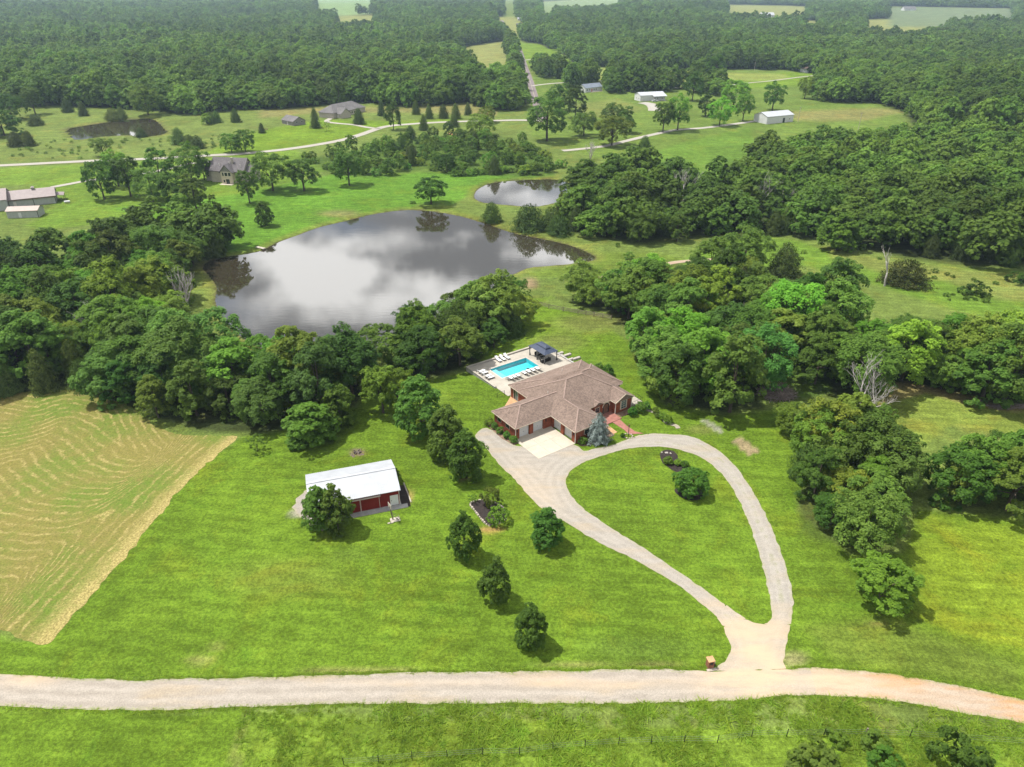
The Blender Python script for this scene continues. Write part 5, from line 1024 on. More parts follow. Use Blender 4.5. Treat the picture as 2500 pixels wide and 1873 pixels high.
for i in range(7):                                           # spreading woodland crowns
    R = [5.4, 4.8, 5.8, 4.4, 5.0, 4.2, 5.2][i]; H = [10.5, 11.5, 10, 12, 9.5, 11, 10.8][i]; low = [.04, .08, .03, .12, .03, .05, .10][i]
    c, C = crown_mesh('crown', 10500, R, H * low, H, [26, 30, 34, 24, 26, 28, 38][i], [.225, .215, .21, .225, .23, .215, .21][i], lobe_r=[.36, .33, .30, .40, .38, .34, .28][i], shape=['round', 'oval', 'round', 'oval', 'round', 'oval', 'round'][i])
    reg('broadleaf', c, trunk_mesh('trunk', H, .28, C))
for i in range(3):                                           # open-grown trees with visible trunks
    R = [5.2, 4.6, 4.9][i]; H = [10.5, 10.0, 11.5][i]
    c, C = crown_mesh('crown', 9000, R, H * .15, H, [32, 28, 30][i], .225, lobe_r=[.32, .36, .34][i])
    reg('open', c, trunk_mesh('trunk', H, .32, C, 9))
for i in range(4):                                           # dense oval lawn maples
    R = [2.7, 2.5, 2.6, 2.8][i]; H = [7.4, 7.0, 7.2, 7.0][i]
    c, C = crown_mesh('crown', 8500, R, -.5, H, [34, 30, 38, 32][i], .185, lobe_r=[.40, .44, .40, .42][i], shape='oval', flat=.85, inner=.12, sprays=11)
    reg('maple', c, trunk_mesh('trunk', H, .14, C))
for i in range(3):
    R = [2.7, 2.2, 3.1][i]; H = [7.2, 8.0, 6.2][i]
    reg('cedar', conifer_mesh('crown', 6500, R * 1.1, H, .18, 'leaf_cedar', power=[.50, .58, .45][i], jitter=.5), trunk_mesh('trunk', H, .16, [(0, 0, H)], 0))
for i in range(3):
    c, C = crown_mesh('crown', 1500, [1.9, 1.6, 2.2][i], .0, [2.3, 2.0, 2.1][i], [12, 9, 14][i], .17, 'leaf', lobe_r=.42)
    reg('shrub', c, None)
c, C = crown_mesh('crown', 2600, .82, .0, 1.5, 40, .085, 'leaf_shrub', lobe_r=.30, flat=1.0, inner=.05, sprays=12, spray_r=.2); reg('ball', c, None)
c, C = crown_mesh('crown', 9000, 2.6, -.1, 4.4, 60, .15, 'leaf_shrub', lobe_r=.27, flat=1.0, inner=.06, sprays=14, spray_r=.22); reg('bigball', c, trunk_mesh('trunk', 4.2, .16, C, 8))
reg('spruce', conifer_mesh('crown', 5200, 2.25, 6.0, .20, 'leaf_spruce', z0=.2, power=.62, tiers=5, asp=.3), trunk_mesh('trunk', 6.0, .14, [(0, 0, 6)], 0))
c, C = crown_mesh('crown', 420, 1.5, 1.2, 3.2, 10, .16, 'leaf', lobe_r=.4); reg('sapling', c, trunk_mesh('trunk', 3.2, .05, C, 6))
TONE = {'mid green': (1, 1, 1), 'yellow-green': (1.38, 1.16, .95), 'dark green': (.65, .71, .66), 'blue-green': (.82, .94, 1.15), 'bright green': (1.12, 1.32, .9), 'olive': (1.15, .95, .8)}
NAMES = {'broadleaf': 'broadleaf_tree', 'open': 'broadleaf_tree', 'maple': 'lawn_tree', 'cedar': 'cedar_tree', 'shrub': 'shrub', 'ball': 'round_shrub', 'bigball': 'round_shrub', 'spruce': 'spruce_tree', 'sapling': 'sapling'}
def plant(kind, pos, sc, label, tone='mid green', var=None, rz=None, group=None, cat=None, jit=.06):
    k = int(RNG.integers(len(PROTO[kind]))) if var is None else var; cr, tr = PROTO[kind][k]
    rz = float(RNG.random() * 6.28) if rz is None else rz
    sc = (sc, sc, sc) if isinstance(sc, (int, float)) else sc
    cl = [float(v * (1 + jit * RNG.normal())) for v in TONE[tone]] + [1.0]
    cat = cat or ('shrub' if kind in ('shrub', 'ball', 'bigball') else 'tree')
    if tr is None:
        o = link(NAMES[kind], cr); o.location = pos; o.rotation_euler = (0, 0, rz); o.scale = sc; o.color = cl; return tag(o, label, cat, group)
    e = empty(NAMES[kind], pos, rz, label, cat, group); e.scale = sc
    o = link('crown', cr, e); o.color = cl; link('trunk', tr, e); return e
Q = lambda x, y: G(x, y)

# ---------------------------------------------------------------- named trees and shrubs (survey positions at their foot)
for (x, y, R, H, var, tone, lab) in ((912, 938, 4.1, 9.2, 0, 'mid green', 'largest of three leafy trees in a row left of the gravel parking, nearest the wood'), (966, 990, 3.6, 8.6, 2, 'mid green', 'middle leafy tree of the three in a row left of the gravel parking'), (1008, 1033, 3.0, 7.3, 3, 'dark green', 'front leafy tree of the three in a row left of the gravel parking'),
        (1004, 1203, 2.15, 6.2, 0, 'dark green', 'oval lawn tree left of the stone-edged bed, casting a round shadow'), (1072, 1298, 2.1, 5.6, 1, 'dark green', 'lawn tree between the oval lawn tree and the one nearest the road'), (1146, 1393, 2.1, 5.4, 2, 'dark green', 'lawn tree nearest the gravel road, on open grass'), (1180, 1176, 2.35, 5.0, 3, 'dark green', 'lawn tree beside the driveway, right of the stone-edged bed')):
    p = U(x, y); plant('maple', p, (.90 * R / 2.65, .90 * R / 2.65, 1.30 * H / 7.2), lab, tone, var)
plant('maple', U(697, 1142), (.86, .86, 1.08), 'taller-crowned left half of the twin tree before the red barn', 'mid green', 0); plant('maple', U(731, 1146), (.86, .86, 1.14), 'right half of the twin tree before the red barn', 'mid green', 1)
plant('maple', U(674, 953), (1.55, 1.55, 1.1), 'round bright tree standing out from the wood above the red barn', 'bright green', 3); plant('maple', U(737, 918), (1.15, 1.15, 1.3), 'slim tree between the round bright tree and the wood edge', 'mid green', 2)
plant('open', U(828, 892), (.80, .80, .95), 'loose olive-brown tree left of the three leafy lawn trees', 'olive', 1); plant('open', U(862, 888), (.62, .62, .85), 'smaller olive tree beside the loose olive-brown tree', 'olive', 0)
plant('sapling', U(557, 976), 1.0, 'tiny sparse sapling alone on the lawn near the hay field', 'mid green')
plant('open', U(1898, 1300), (.86, .86, .60), 'low spreading bright green tree alone at the right below the tree clump', 'bright green', 1)
plant('bigball', U(1492, 1066), 1.0, 'big round clipped shrub in a ring of dark mulch inside the driveway loop', 'mid green')
plant('spruce', HW(4.6, 8.4), 1.0, 'blue-grey spruce at the front corner of the brick house', 'mid green', rz=.4)
for i, (u, v, s, lab) in enumerate(((-8.5, -7.5, 1.15, 'untrimmed shrub at the back of the row along the left garage wall'), (-8.5, -5.9, 1.0, 'round shrub second from the back along the left garage wall'), (-8.55, -4.1, 1.02, 'middle round shrub of the row along the left garage wall'), (-8.5, -2.1, 1.05, 'round shrub second from the front along the left garage wall'), (-8.3, -.2, 1.05, 'round shrub at the front corner of the left garage wall'), (1.6, 7.5, 1.15, 'round shrub at the front corner of the right garage wall'))):
    plant('ball' if i else 'shrub', HW(u, v), s * .84 if i else .5, lab, 'mid green' if i else 'olive')
plant('ball', HW(3.0, 7.7), .62, 'small dark reddish shrub between the right corner shrub and the spruce', 'olive')
for (x, y, s, t, lab) in ((1543, 1014, 1.15, 'dark green', 'dark shrub against the right corner of the brick house'), (1562, 1006, 1.35, 'mid green', 'wide shrub beneath the side porch railing'), (1576, 1000, 1.1, 'mid green', 'shrub at the outer corner of the side porch'), (1600, 1008, .8, 'olive', 'small purplish shrub on the stone strip by the porch'),
        (1608, 1019, .85, 'mid green', 'first low shrub of the row along the curved stone edge'), (1618, 1024, .95, 'yellow-green', 'middle low shrub of the row along the curved stone edge'), (1630, 1032, 1.05, 'yellow-green', 'last and largest low shrub along the curved stone edge'), (1484, 915, 1.5, 'olive', 'clipped shrub behind the far corner of the brick house'), (1462, 903, 1.1, 'mid green', 'loose shrub by the back wall of the brick house'), (1520, 1067, .5, 'dark green', 'small shrub beside the spruce')):
    plant('ball', G(x, y), s, lab, t)
# loop bed and its shrubs
def bed(pts, sc, ox, oy, lab):
    P = smooth([tuple(G(ox + x / sc, oy + y / sc)[:2]) for x, y in pts], 4, True)
    o = region('planting_bed', lambda x, y: sdf(x, y, P) + .3 * jag(x, y), bbox(P, 1), .22, .05, 'mulch'); return P, tag(o, lab, 'bed', kind='structure')
bed([(235,300),(330,225),(480,210),(620,255),(700,350),(720,440),(900,560),(1000,700),(780,790),(640,790),(420,655),(290,545),(240,420)], 11.04, 1590, 1080, 'dark mulch bed in the driveway loop')
bed([(640,1260),(900,1230),(1300,1260),(1400,1420),(1300,1540),(1080,1570),(850,1500),(680,1390)], 11.04, 1590, 1080, 'dark mulch ring under the big round shrub')
for (x, y, s, lab) in ((440, 560, 1.1, 'low shrub in the widest part of the loop bed'), (700, 600, .85, 'light shrub between the loop bed and the big round shrub'), (890, 640, .9, 'shrub tucked behind the big round shrub')): plant('ball', G(1590 + x / 11.04, 1080 + y / 11.04), (s, s, s * .7), lab, 'yellow-green')
rk = G(1590 + 410 / 11.04, 1080 + 300 / 11.04)
for i, (dx, dy, s) in enumerate(((0, 0, .3), (-.8, .2, .18), (.7, -.1, .2))):
    o = MB().box(-s, s, -s * .7, s * .7, -.05, s * .7).build('garden_rock', 'rock', bevel=s * .3); put(o, rk + Vector((dx, dy, .05)), i); tag(o, ['largest pale rock in the loop bed', 'left small pale rock in the loop bed', 'right small pale rock in the loop bed'][i], 'rock', 'pale rocks in the loop bed')
P, _ = bed([(95,870),(150,795),(290,745),(470,725),(640,760),(900,850),(1080,1000),(1140,1240),(1000,1370),(850,1430),(720,1470),(600,1450),(480,1350),(330,1170),(200,1000)], 11.83, 1140, 1160, 'dark mulch bed edged with pale stones on the lawn')
ed = empty('stone_edging', (P[0][0], P[0][1], 0), 0, 'ring of pale edging stones around the mulch bed on the lawn', 'edging'); acc = 0.0; me = [MB().add([(-.24, -.14, -.1), (.22, -.16, -.1), (.25, .15, -.1), (-.2, .16, -.1), (-.19, -.1, .2), (.18, -.12, .22), (.2, .1, .19), (-.16, .12, .21)], [(0, 3, 2, 1), (4, 5, 6, 7), (0, 1, 5, 4), (1, 2, 6, 5), (2, 3, 7, 6), (3, 0, 4, 7)]).mesh('edging_stone', 'edging_stone') for _ in range(1)]
L = [Vector((*p, 0)) for p in P]; L.append(L[0]); k = 0
for a, b in zip(L[:-1], L[1:]):
    d = b - a; pos = acc
    while pos < d.length:
        q = a + d.normalized() * pos; o = link('edging_stone', me[0], ed); o.location = (q.x - P[0][0], q.y - P[0][1], .02 * math.sin(k)); o.rotation_euler = (0, 0, math.atan2(d.y, d.x) + .2 * math.sin(k * 2.3)); s = .9 + .2 * math.sin(k * 1.7); o.scale = (s, s, s); k += 1; pos += .52
    acc = pos - d.length
plant('shrub', G(1140 + 700 / 11.83, 1160 + 860 / 11.83), (.80, .80, 1.25), 'taller leafy shrub at the back of the stone-edged bed', 'mid green', 0); plant('shrub', G(1140 + 920 / 11.83, 1160 + 1370 / 11.83), (.74, .74, 1.1), 'wide leafy shrub at the right of the stone-edged bed', 'bright green', 2); plant('sapling', G(1140 + 170 / 11.83, 1160 + 800 / 11.83), .45, 'small spiky plant at the left tip of the stone-edged bed', 'dark green')
plant('ball', G(680 + 1835 / 6.506, 1080 + 530 / 6.506), 1.0, 'single dark shrub at the back right corner of the red barn', 'dark green')
# trees standing in the open, by survey position (2500 sheet)
OPEN = [
 ('broadleaf', 1992, 1128, .60, .62, 0, 'mid green', 'upper left tree of the clump right of the driveway loop'), ('broadleaf', 2060, 1105, .62, .66, 3, 'yellow-green', 'upper middle tree of the clump right of the driveway loop'), ('broadleaf', 1986, 1215, .55, .55, 5, 'dark green', 'left-hand tree of the clump right of the driveway loop'), ('broadleaf', 2115, 1160, .62, .64, 6, 'mid green', 'upper right tree of the clump right of the driveway loop'), ('broadleaf', 1930, 1052, .42, .36, 2, 'olive', 'low bushy tree at the foot of the big bare dead tree'),
 ('broadleaf', 1812, 668, .9, .85, 0, 'mid green', 'big round tree standing free on the grass east of the lake'), ('maple', 2043, 610, 1.6, 1.15, 0, 'bright green', 'round bright tree at the front of the creek wood'),
 ('open', 667, 466, 1.05, .95, 0, 'mid green', 'tall open-crowned tree right of the grey gabled house'), ('open', 743, 467, .92, .85, 1, 'mid green', 'second open-crowned tree right of the grey gabled house'), ('open', 853, 453, .85, .85, 2, 'mid green', 'open-crowned tree on the lake lawn below the far hedgerow'),
 ('open', 610, 496, .62, .80, 1, 'dark green', 'dark tree hiding the right half of the grey gabled house'), ('maple', 648, 552, .85, .95, 2, 'dark green', 'small tree alone on the lake lawn above the plank dock'), ('open', 1053, 498, .80, .62, 0, 'dark green', 'gnarled open tree on the lake dam, mirrored in the water'), ('broadleaf', 1091, 420, .52, .50, 0, 'dark green', 'small round tree on the slope above the lake dam'),
 ('maple', 541, 604, 1.15, 1.6, 1, 'mid green', 'tall narrow tree at the edge of the dark wood by the lake'),
 ('broadleaf', 255, 487, .85, .95, 0, 'dark green', 'leftmost tall tree of the grove beside the grey gabled house'), ('open', 320, 480, .9, 1.0, 1, 'dark green', 'second tree from the left in the grove by the grey gabled house'), ('broadleaf', 375, 492, .80, .85, 2, 'mid green', 'front round tree in the grove by the grey gabled house'), ('broadleaf', 395, 455, .9, .9, 3, 'dark green', 'back tree in the grove by the grey gabled house'), ('broadleaf', 435, 497, .75, .8, 4, 'dark green', 'central tree in the grove by the grey gabled house'), ('broadleaf', 480, 512, .85, .80, 5, 'mid green', 'right front tree in the grove by the grey gabled house'), ('broadleaf', 470, 445, .95, .95, 6, 'dark green', 'widest back tree in the grove by the grey gabled house'), ('broadleaf', 500, 440, .6, .6, 1, 'dark green', 'tree at the left wall of the grey gabled house'), ('open', 290, 455, .8, .85, 2, 'mid green', 'airy tree behind the left end of the grove'),
 ('broadleaf', 566, 372, .62, .60, 2, 'bright green', 'small bright tree behind the roof of the grey gabled house'), ('broadleaf', 600, 372, .7, .7, 0, 'dark green', 'tree behind the chimney of the grey gabled house'),
 ('broadleaf', 30, 292, 1.0, 1.0, 2, 'dark green', 'large rounded tree by the red shed in the far left pasture'), ('open', 87, 280, .95, 1.05, 1, 'dark green', 'tall tree right of the large rounded tree in the left pasture'), ('broadleaf', 12, 332, 1.2, .95, 4, 'dark green', 'big dark tree at the left edge of the far pasture'), ('broadleaf', 362, 281, 1.15, 1.15, 0, 'dark green', 'big round dark tree above the right end of the dark farm pond'), ('open', 252, 381, .62, .55, 0, 'mid green', 'small tree with a bare trunk alone beside the far gravel road'),
 ('open', 1335, 344, 1.5, 1.35, 2, 'mid green', 'huge spreading tree below the end of the asphalt road'), ('broadleaf', 1365, 270, 1.05, 1.0, 0, 'dark green', 'dark tree right of the asphalt road'), ('broadleaf', 1405, 290, 1.15, 1.1, 3, 'dark green', 'dark tree between the spreading tree and the meadow'), ('broadleaf', 1425, 332, .95, .85, 2, 'mid green', 'leafy tree at the lower edge of the meadow'), ('open', 1493, 356, 1.2, .95, 0, 'olive', 'wide olive tree beside the gravel lane'), ('broadleaf', 1495, 300, .85, .8, 4, 'mid green', 'left of two trees in the middle of the meadow'), ('broadleaf', 1527, 325, .9, .85, 5, 'mid green', 'right of two trees in the middle of the meadow'),
 ('open', 1618, 322, .9, 1.05, 1, 'bright green', 'left of two tall bright trees by the gravel lane'), ('open', 1654, 318, .95, 1.1, 2, 'bright green', 'right of two tall bright trees by the gravel lane'), ('broadleaf', 1690, 246, 1.1, 1.15, 1, 'dark green', 'dark tall tree right of the white workshop'), ('broadleaf', 1745, 198, 1.25, 1.2, 3, 'dark green', 'large dark tree at the left end of the mown field'), ('broadleaf', 1722, 284, .9, .85, 5, 'dark green', 'dark tree left of the bright trees by the metal barn'), ('broadleaf', 1756, 307, .95, .95, 6, 'bright green', 'bright tree above the lane end by the metal barn'), ('broadleaf', 1790, 262, 1.25, 1.1, 0, 'bright green', 'largest bright tree behind the metal barn'), ('open', 1813, 296, .8, 1.0, 1, 'bright green', 'slim bright tree touching the metal barn'), ('open', 1885, 270, .98, 1.0, 2, 'dark green', 'dark open tree behind the roof of the metal barn'), ('open', 1964, 241, .75, .95, 0, 'olive', 'lone olive tree in the dry pasture right of the metal barn'), ('open', 2004, 233, .55, .95, 1, 'dark green', 'narrow tree beside the right-hand grove'),
 ('broadleaf', 961, 317, .72, .9, 1, 'dark green', 'tall dark tree at the fork of the far gravel road'), ('broadleaf', 1172, 332, .95, .75, 2, 'yellow-green', 'pale willow-like tree left of the huge spreading tree'), ('broadleaf', 1190, 299, .7, .6, 0, 'yellow-green', 'pale rounded tree beside the far gravel road'), ('sapling', 797, 321, 1.3, 1.2, 0, 'mid green', 'sparse young tree on the lawn of the grey house'),
 ('broadleaf', 830, 262, .8, .95, 3, 'dark green', 'tree behind the left end of the grey house')]
for (k, x, y, sx, sz, v, t, lab) in OPEN: plant(k, G(x, y), (sx * 1.45, sx * 1.45, sz * 1.5) if k != 'maple' and k != 'sapling' else (sx * 1.3, sx * 1.3, sz * 1.4), lab, t, v)
CED = [(89, 306, 1.0, .9, 'cedar in front of the tall tree in the left pasture'), (167, 274, .95, 1.1, 'cedar left of the small pasture cedar'), (205, 283, .95, .95, 'squat cedar alone above the dark farm pond'), (276, 291, 1.0, .95, 'left of two cedars above the dark farm pond'), (299, 291, 1.05, .8, 'right of two cedars above the dark farm pond'), (41, 357, 1.05, .9, 'left of two cedars above the far gravel road'), (74, 356, 1.0, .85, 'right of two cedars above the far gravel road'), (345, 334, .85, .6, 'low cedar on the near bank of the dark farm pond'),
 (438, 352, .95, 1.05, 'pointed cedar left of the taupe garage'), (462, 352, .85, .7, 'low cedar in the clump left of the taupe garage'), (484, 362, .9, .8, 'front cedar of the clump left of the taupe garage'), (771, 313, .9, 1.25, 'cedar with a bare foot beside the taupe garage'), (877, 303, 1.1, 1.0, 'dark cedar before the front door of the grey house'), (932, 283, .8, 1.0, 'cedar right of the grey house'), (1016, 279, .85, .9, 'cedar at the forest edge, first of four by the far gravel road'), (1048, 290, .8, .95, 'second of four cedars by the far gravel road'), (1083, 289, .8, 1.05, 'third of four cedars by the far gravel road'), (1113, 290, .95, 1.0, 'last of four cedars by the far gravel road'), (1035, 318, .85, .95, 'cedar in front of the far gravel road'), (1143, 281, .75, .85, 'small cedar left of the asphalt road'), (1109, 310, .9, .75, 'bushy cedar on the near side of the far gravel road'),
 (1574, 359, .8, .7, 'cedar beside the gravel lane to the metal barn'), (1912, 672, 1.1, 1.15, 'cedar behind the round tree on the grass east of the lake'), (2207, 692, 1.3, .95, 'lone broad cedar in the right-hand meadow'), (1292, 560, 1.25, 1.25, 'tall cedar between the lake and the small pond'), (1345, 560, .95, 1.1, 'cedar right of the tall cedar by the small pond'), (1365, 572, .9, .95, 'lower cedar on the bank by the small pond'), (1200, 540, .9, .85, 'cedar at the left tip of the small pond'), (870, 900, 1.0, 1.0, 'cedar at the wood edge left of the pool deck'), (640, 325, .6, .6, 'small dark cedar below the taupe garage')]
for (x, y, sx, sz, lab) in CED: plant('cedar', G(x, y), (sx * 1.45, sx * 1.45, sz * 1.18), lab, 'mid green')
for (x, y, s, sz, t, lab) in ((2313, 1868, 1.25, 2.1, 'dark green', 'tall dark shrub at the bottom right below the gravel road'), (1985, 1878, 1.35, .9, 'mid green', 'low wide shrub at the bottom edge right of centre'), (2040, 1808, .7, .5, 'bright green', 'weedy clump left of the leaning fence post'), (2130, 1822, .8, .5, 'mid green', 'weedy clump right of the leaning fence post'), (2380, 1872, .9, 1.0, 'mid green', 'shrub at the bottom right corner'), (2150, 1868, .9, .6, 'bright green', 'low bright shrub between the two dark bottom shrubs'),
        (2380, 720, 1.5, 1.2, 'dark green', 'largest shrub of the clump in the right-hand meadow'), (2350, 716, .9, .9, 'blue-green', 'bluish shrub at the left of the meadow clump'), (2480, 690, 1.7, 1.3, 'dark green', 'shrub at the right edge of the meadow'), (1715, 612, 1.0, .7, 'mid green', 'low shrub beside the lake track'), (1535, 632, .9, .8, 'mid green', 'left shrub on the grass east of the lake'), (1550, 655, .8, .7, 'mid green', 'right shrub on the grass east of the lake'), (1508, 603, .45, .6, 'dark green', 'tiny round shrub on the lake shore'), (1008, 497, .7, .45, 'mid green', 'low shrub on the dam left of the gnarled tree'), (1215, 544, .6, .5, 'yellow-green', 'pale shrub at the foot of the pond cedar')):
    plant('shrub', G(x, y), (s, s, sz), lab, t)
HED = smooth([(1110, 430), (1150, 428), (1200, 424), (1260, 420), (1330, 415), (1375, 408)], 4)
for i, q in enumerate(HED): plant('shrub', G(*q), (1.15 + .25 * math.sin(i * 2.1), 1.15, 1.0 + .3 * math.cos(i * 1.3)), '%s shrub in the hedgerow behind the small pond, number %s from its left end' % (['mid green', 'bright green', 'dark green'][i % 3], 'one two three four five six seven eight nine ten eleven twelve thirteen fourteen fifteen sixteen seventeen eighteen nineteen twenty twenty-one'.split()[i]), ['mid green', 'bright green', 'dark green'][i % 3], group='hedgerow shrubs behind the small pond')

# ---------------------------------------------------------------- dead trees and brush
def dead_tree(seed, H, spread, stems, mat='deadwood', depth=4, r0=.2):
    rg = random.Random(seed); main = MB(); tw = MB()
    def grow(p, d, L, r, k):
        m = p + d * L * .5 + Vector((rg.uniform(-1, 1), rg.uniform(-1, 1), rg.uniform(-.3, .5))) * L * .08; e = p + d * L
        (main if k <= 1 else tw).tube([p, m, e], [r, r * .82, r * .62], 6 if k < 2 else 4)
        if k >= depth: return
        for _ in range(rg.choice((2, 3, 3) if k < 2 else (2, 2, 3))):
            nd = (d + Vector((rg.uniform(-1, 1), rg.uniform(-1, 1), rg.uniform(-.15, .8))) * spread).normalized(); grow(e if rg.random() < .6 else m, nd, L * rg.uniform(.55, .82), r * .58, k + 1)
    for s in range(stems):
        a = s * 6.28 / max(stems, 1) + rg.random(); d = Vector((math.cos(a), math.sin(a), 0)) * (.32 if stems > 1 else .06) + Vector((0, 0, 1)); grow(Vector((0, 0, -.2)), d.normalized(), H * .36, r0, 0)
    return main.mesh('trunk', mat, True), tw.mesh('branches', mat, True)
for (x, y, seed, H, sp, st, lab) in ((1862, 905, 3, 12.5, .8, 3, 'big bare dead tree with spreading pale limbs by the right tree clump'), (404, 668, 5, 10.5, .34, 5, 'dead tree with many upright grey stems at the left shore of the lake'), (212, 752, 8, 12.5, .9, 2, 'pale forked snag rising from the left-hand wood'), (1478, 452, 12, 15, .6, 3, 'grey dead tree above the creek wood, right of the small pond'), (1634, 462, 15, 15, .55, 3, 'brownish dead tree in the middle of the creek wood'), (1692, 452, 18, 12, .7, 2, 'thin pale dead tree right of the brownish dead tree'), (1911, 618, 21, 11.5, .28, 1, 'tall thin snag beside the lone broad cedar'), (1275, 345, 24, 9, .6, 3, 'grey dead tree beside the lane below the huge spreading tree'), (1552, 706, 27, 10, .8, 4, 'half-dead grey crown deep in the right-hand wood'), (1750, 392, 31, 12, .8, 4, 'leafless grey tree at the upper edge of the creek wood')):
    a, b = dead_tree(seed, H, sp, st, r0=.25 if st > 1 else .3, depth=5 if st > 1 else 3); e = empty('dead_tree', U(x, y), seed, lab, 'dead tree'); link('trunk', a, e); link('branches', b, e)
p = U(1688, 853); e = empty('brush_pile', p, 0, 'heap of grey cut branches at the wood edge right of the house', 'brush pile'); m = MB(); rg = random.Random(9)
for k in range(420):
    a = rg.random() * 6.28; r_ = rg.random() ** .6; h = (1 - r_) * 2.6; c = Vector((math.cos(a) * r_ * 3.6 - .8, math.sin(a) * r_ * 2.6, .15 + h * rg.random())); d = Vector((rg.uniform(-1, 1) + .5, rg.uniform(-1, 1), rg.uniform(-.25, .45))).normalized() * rg.uniform(.7, 1.9); m.tube([c - d, c + Vector((0, 0, .1)), c + d], [.06, .045, .015], 4)
tag(m.build('branch_tangle', 'brushwood', e), kind='stuff'); 
for k in range(6): MB().tube([(-3.5 + k * .8, -2.2 + .5 * (k % 3), .15), (-1.5 + k * .8, -1.2 - .4 * (k % 2), .5 + .2 * k)], [.14, .06], 6).build('limb', 'brushwood', e)
p = G(2470, 995); e = empty('branch_pile', p, 0, 'low line of grey fallen branches at the edge of the right-hand field', 'brush pile'); m = MB()
for k in range(90): c = Vector((rg.uniform(-4, 4), rg.uniform(-.8, .8), rg.uniform(.05, .4))); d = Vector((1, rg.uniform(-.5, .5), rg.uniform(-.15, .2))).normalized() * rg.uniform(.6, 1.6); m.tube([c - d, c + d], [.05, .02], 4)
tag(m.build('branch_tangle', 'brushwood', e), kind='stuff')

# ---------------------------------------------------------------- woods: candidate positions, nearest ones become trees of their own
def scatter(x0, x1, y0, y1, s, jit=.42):
    ny = int((y1 - y0) / (s * .87)); nx = int((x1 - x0) / s); i, j = np.meshgrid(np.arange(nx), np.arange(ny))
    x = x0 + (i + .5 * (j % 2)) * s; y = y0 + j * s * .87
    return (x + RNG.uniform(-jit, jit, x.shape) * s).ravel(), (y + RNG.uniform(-jit, jit, y.shape) * s).ravel()
lakep = [l[0] for l in lakes]; DEADV = [(1862, 905, 60, 70), (404, 668, 24, 60), (212, 752, 28, 62), (1478, 452, 26, 50), (1634, 462, 22, 46), (1692, 452, 16, 40), (1911, 618, 20, 60), (1552, 706, 30, 60), (1750, 392, 20, 36), (1690, 853, 72, 95)]   # open ground kept in front of the dead trees
def keep(x, y, polys, minus=()):
    z = terrain(x, y); px, py = survey(x, y, z); k = np.zeros(len(x), bool)
    for p in polys: k |= inside(px, py, p)
    for p in minus: k &= ~inside(px, py, p)
    for p in lakep: k &= sdf(x, y, p) > 2.0
    for (dx, dy, hw, hh) in DEADV: k &= ~((np.abs(px - dx) < hw) & (py > dy - 6) & (py < dy + hh))
    return k & (y > 25), px, py
LM = [('the hay field corner', 335, 900), ('the far end of the hay field', 80, 850), ('the left lake shore', 455, 640), ('the low grey shed', 70, 545), ('the plank dock', 470, 540), ('the forked snag', 212, 750), ('the many-stemmed dead tree', 400, 650), ('the round bright tree', 680, 930), ('the near lake shore', 640, 790), ('the left edge of the view', -30, 700), ('the pool deck', 1000, 800), ('the lake tip behind the pool', 1080, 620), ('the left tip of the rail fence', 1140, 660),
      ('the rail fence', 1270, 690), ('the back lawn', 1370, 760), ('the house side lawn', 1450, 870), ('the brush pile', 1680, 820), ('the bare dead tree', 1830, 870), ('the pale right-hand field', 2030, 850), ('the right edge of the view', 2240, 800), ('the thin snag', 1900, 650), ('the half-dead crown', 1550, 700), ('the lake track', 1400, 610), ('the small pond', 1220, 440), ('the grey dead tree', 1470, 450), ('the brownish dead tree', 1640, 460), ('the right-hand meadow', 1900, 545), ('the wood above the meadow', 2150, 570), ('the upper creek pasture', 1600, 400), ('the leaning utility pole', 1850, 340), ('the far right hollow', 2100, 380),
      ('the clump by the driveway loop', 1760, 1050), ('the front of the right tree clump', 1860, 1160), ('the right-hand lawn edge', 2080, 1080), ('the hedgerow', 1050, 360), ('the far road fork', 800, 330), ('the gravel lane', 1250, 330), ('the orange bush', 975, 295)]
TN = ['mid green', 'yellow-green', 'dark green', 'blue-green', 'bright green']
cand = []
def wood(polys, where, s, mixc, R, P, minus=(), low=0.0):
    x0, x1, y0, y1 = -190, 330, 40, 480
    x, y = scatter(x0, x1, y0, y1, s); k, px, py = keep(x, y, polys, minus); k &= vnoise(x, y, 19, 31) > (-.85 if s < 7.6 else -.6); x, y, px, py = x[k], y[k], px[k], py[k]
    for i in range(len(x)):
        u = RNG.random(); kind = 'cedar' if u < mixc else ('shrub' if u < mixc + low else 'broadleaf'); t = RNG.choice(5, p=P)
        sc = R * (0.58 + 0.62 * RNG.random() ** 1.2); sz = sc * (0.85 + 0.3 * RNG.random())
        if kind == 'cedar': sc = .85 + .4 * RNG.random(); sz = .8 + .55 * RNG.random(); t = 0
        if kind == 'shrub': sc = 1.0 + .9 * RNG.random(); sz = .9 + .6 * RNG.random()
        cand.append([kind, x[i], y[i], sc, sz, TN[t], where, px[i], py[i]])
wood([WOOD_LEFT], 'left-hand wood', 6.6, .12, 1.14, [.36, .14, .20, .12, .18]); wood([WOOD_MID], 'wood behind the pool', 6.4, .18, 1.05, [.42, .14, .24, .02, .18])
wood([WOOD_RIGHT], 'right-hand wood', 6.6, .14, 1.12, [.36, .14, .30, .08, .12]); wood([WOOD_CREEK], 'creek wood', 7.2, .12, 1.18, [.40, .12, .30, .08, .10])
wood([CLUSTER_NEAR, CLUSTER_EDGE], 'right tree clump', 5.6, .05, .88, [.40, .30, .22, .0, .08]); wood([SCRUB_MID], 'scrub above the lake', 8.2, .08, .62, [.30, .22, .12, .10, .26], low=.46)
wood([GROVES[3]], 'cedar thicket in the left pasture', 5.5, .75, .7, [.5, 0, .5, 0, 0])
for a in cand: a.append(math.hypot(a[1], a[2]))
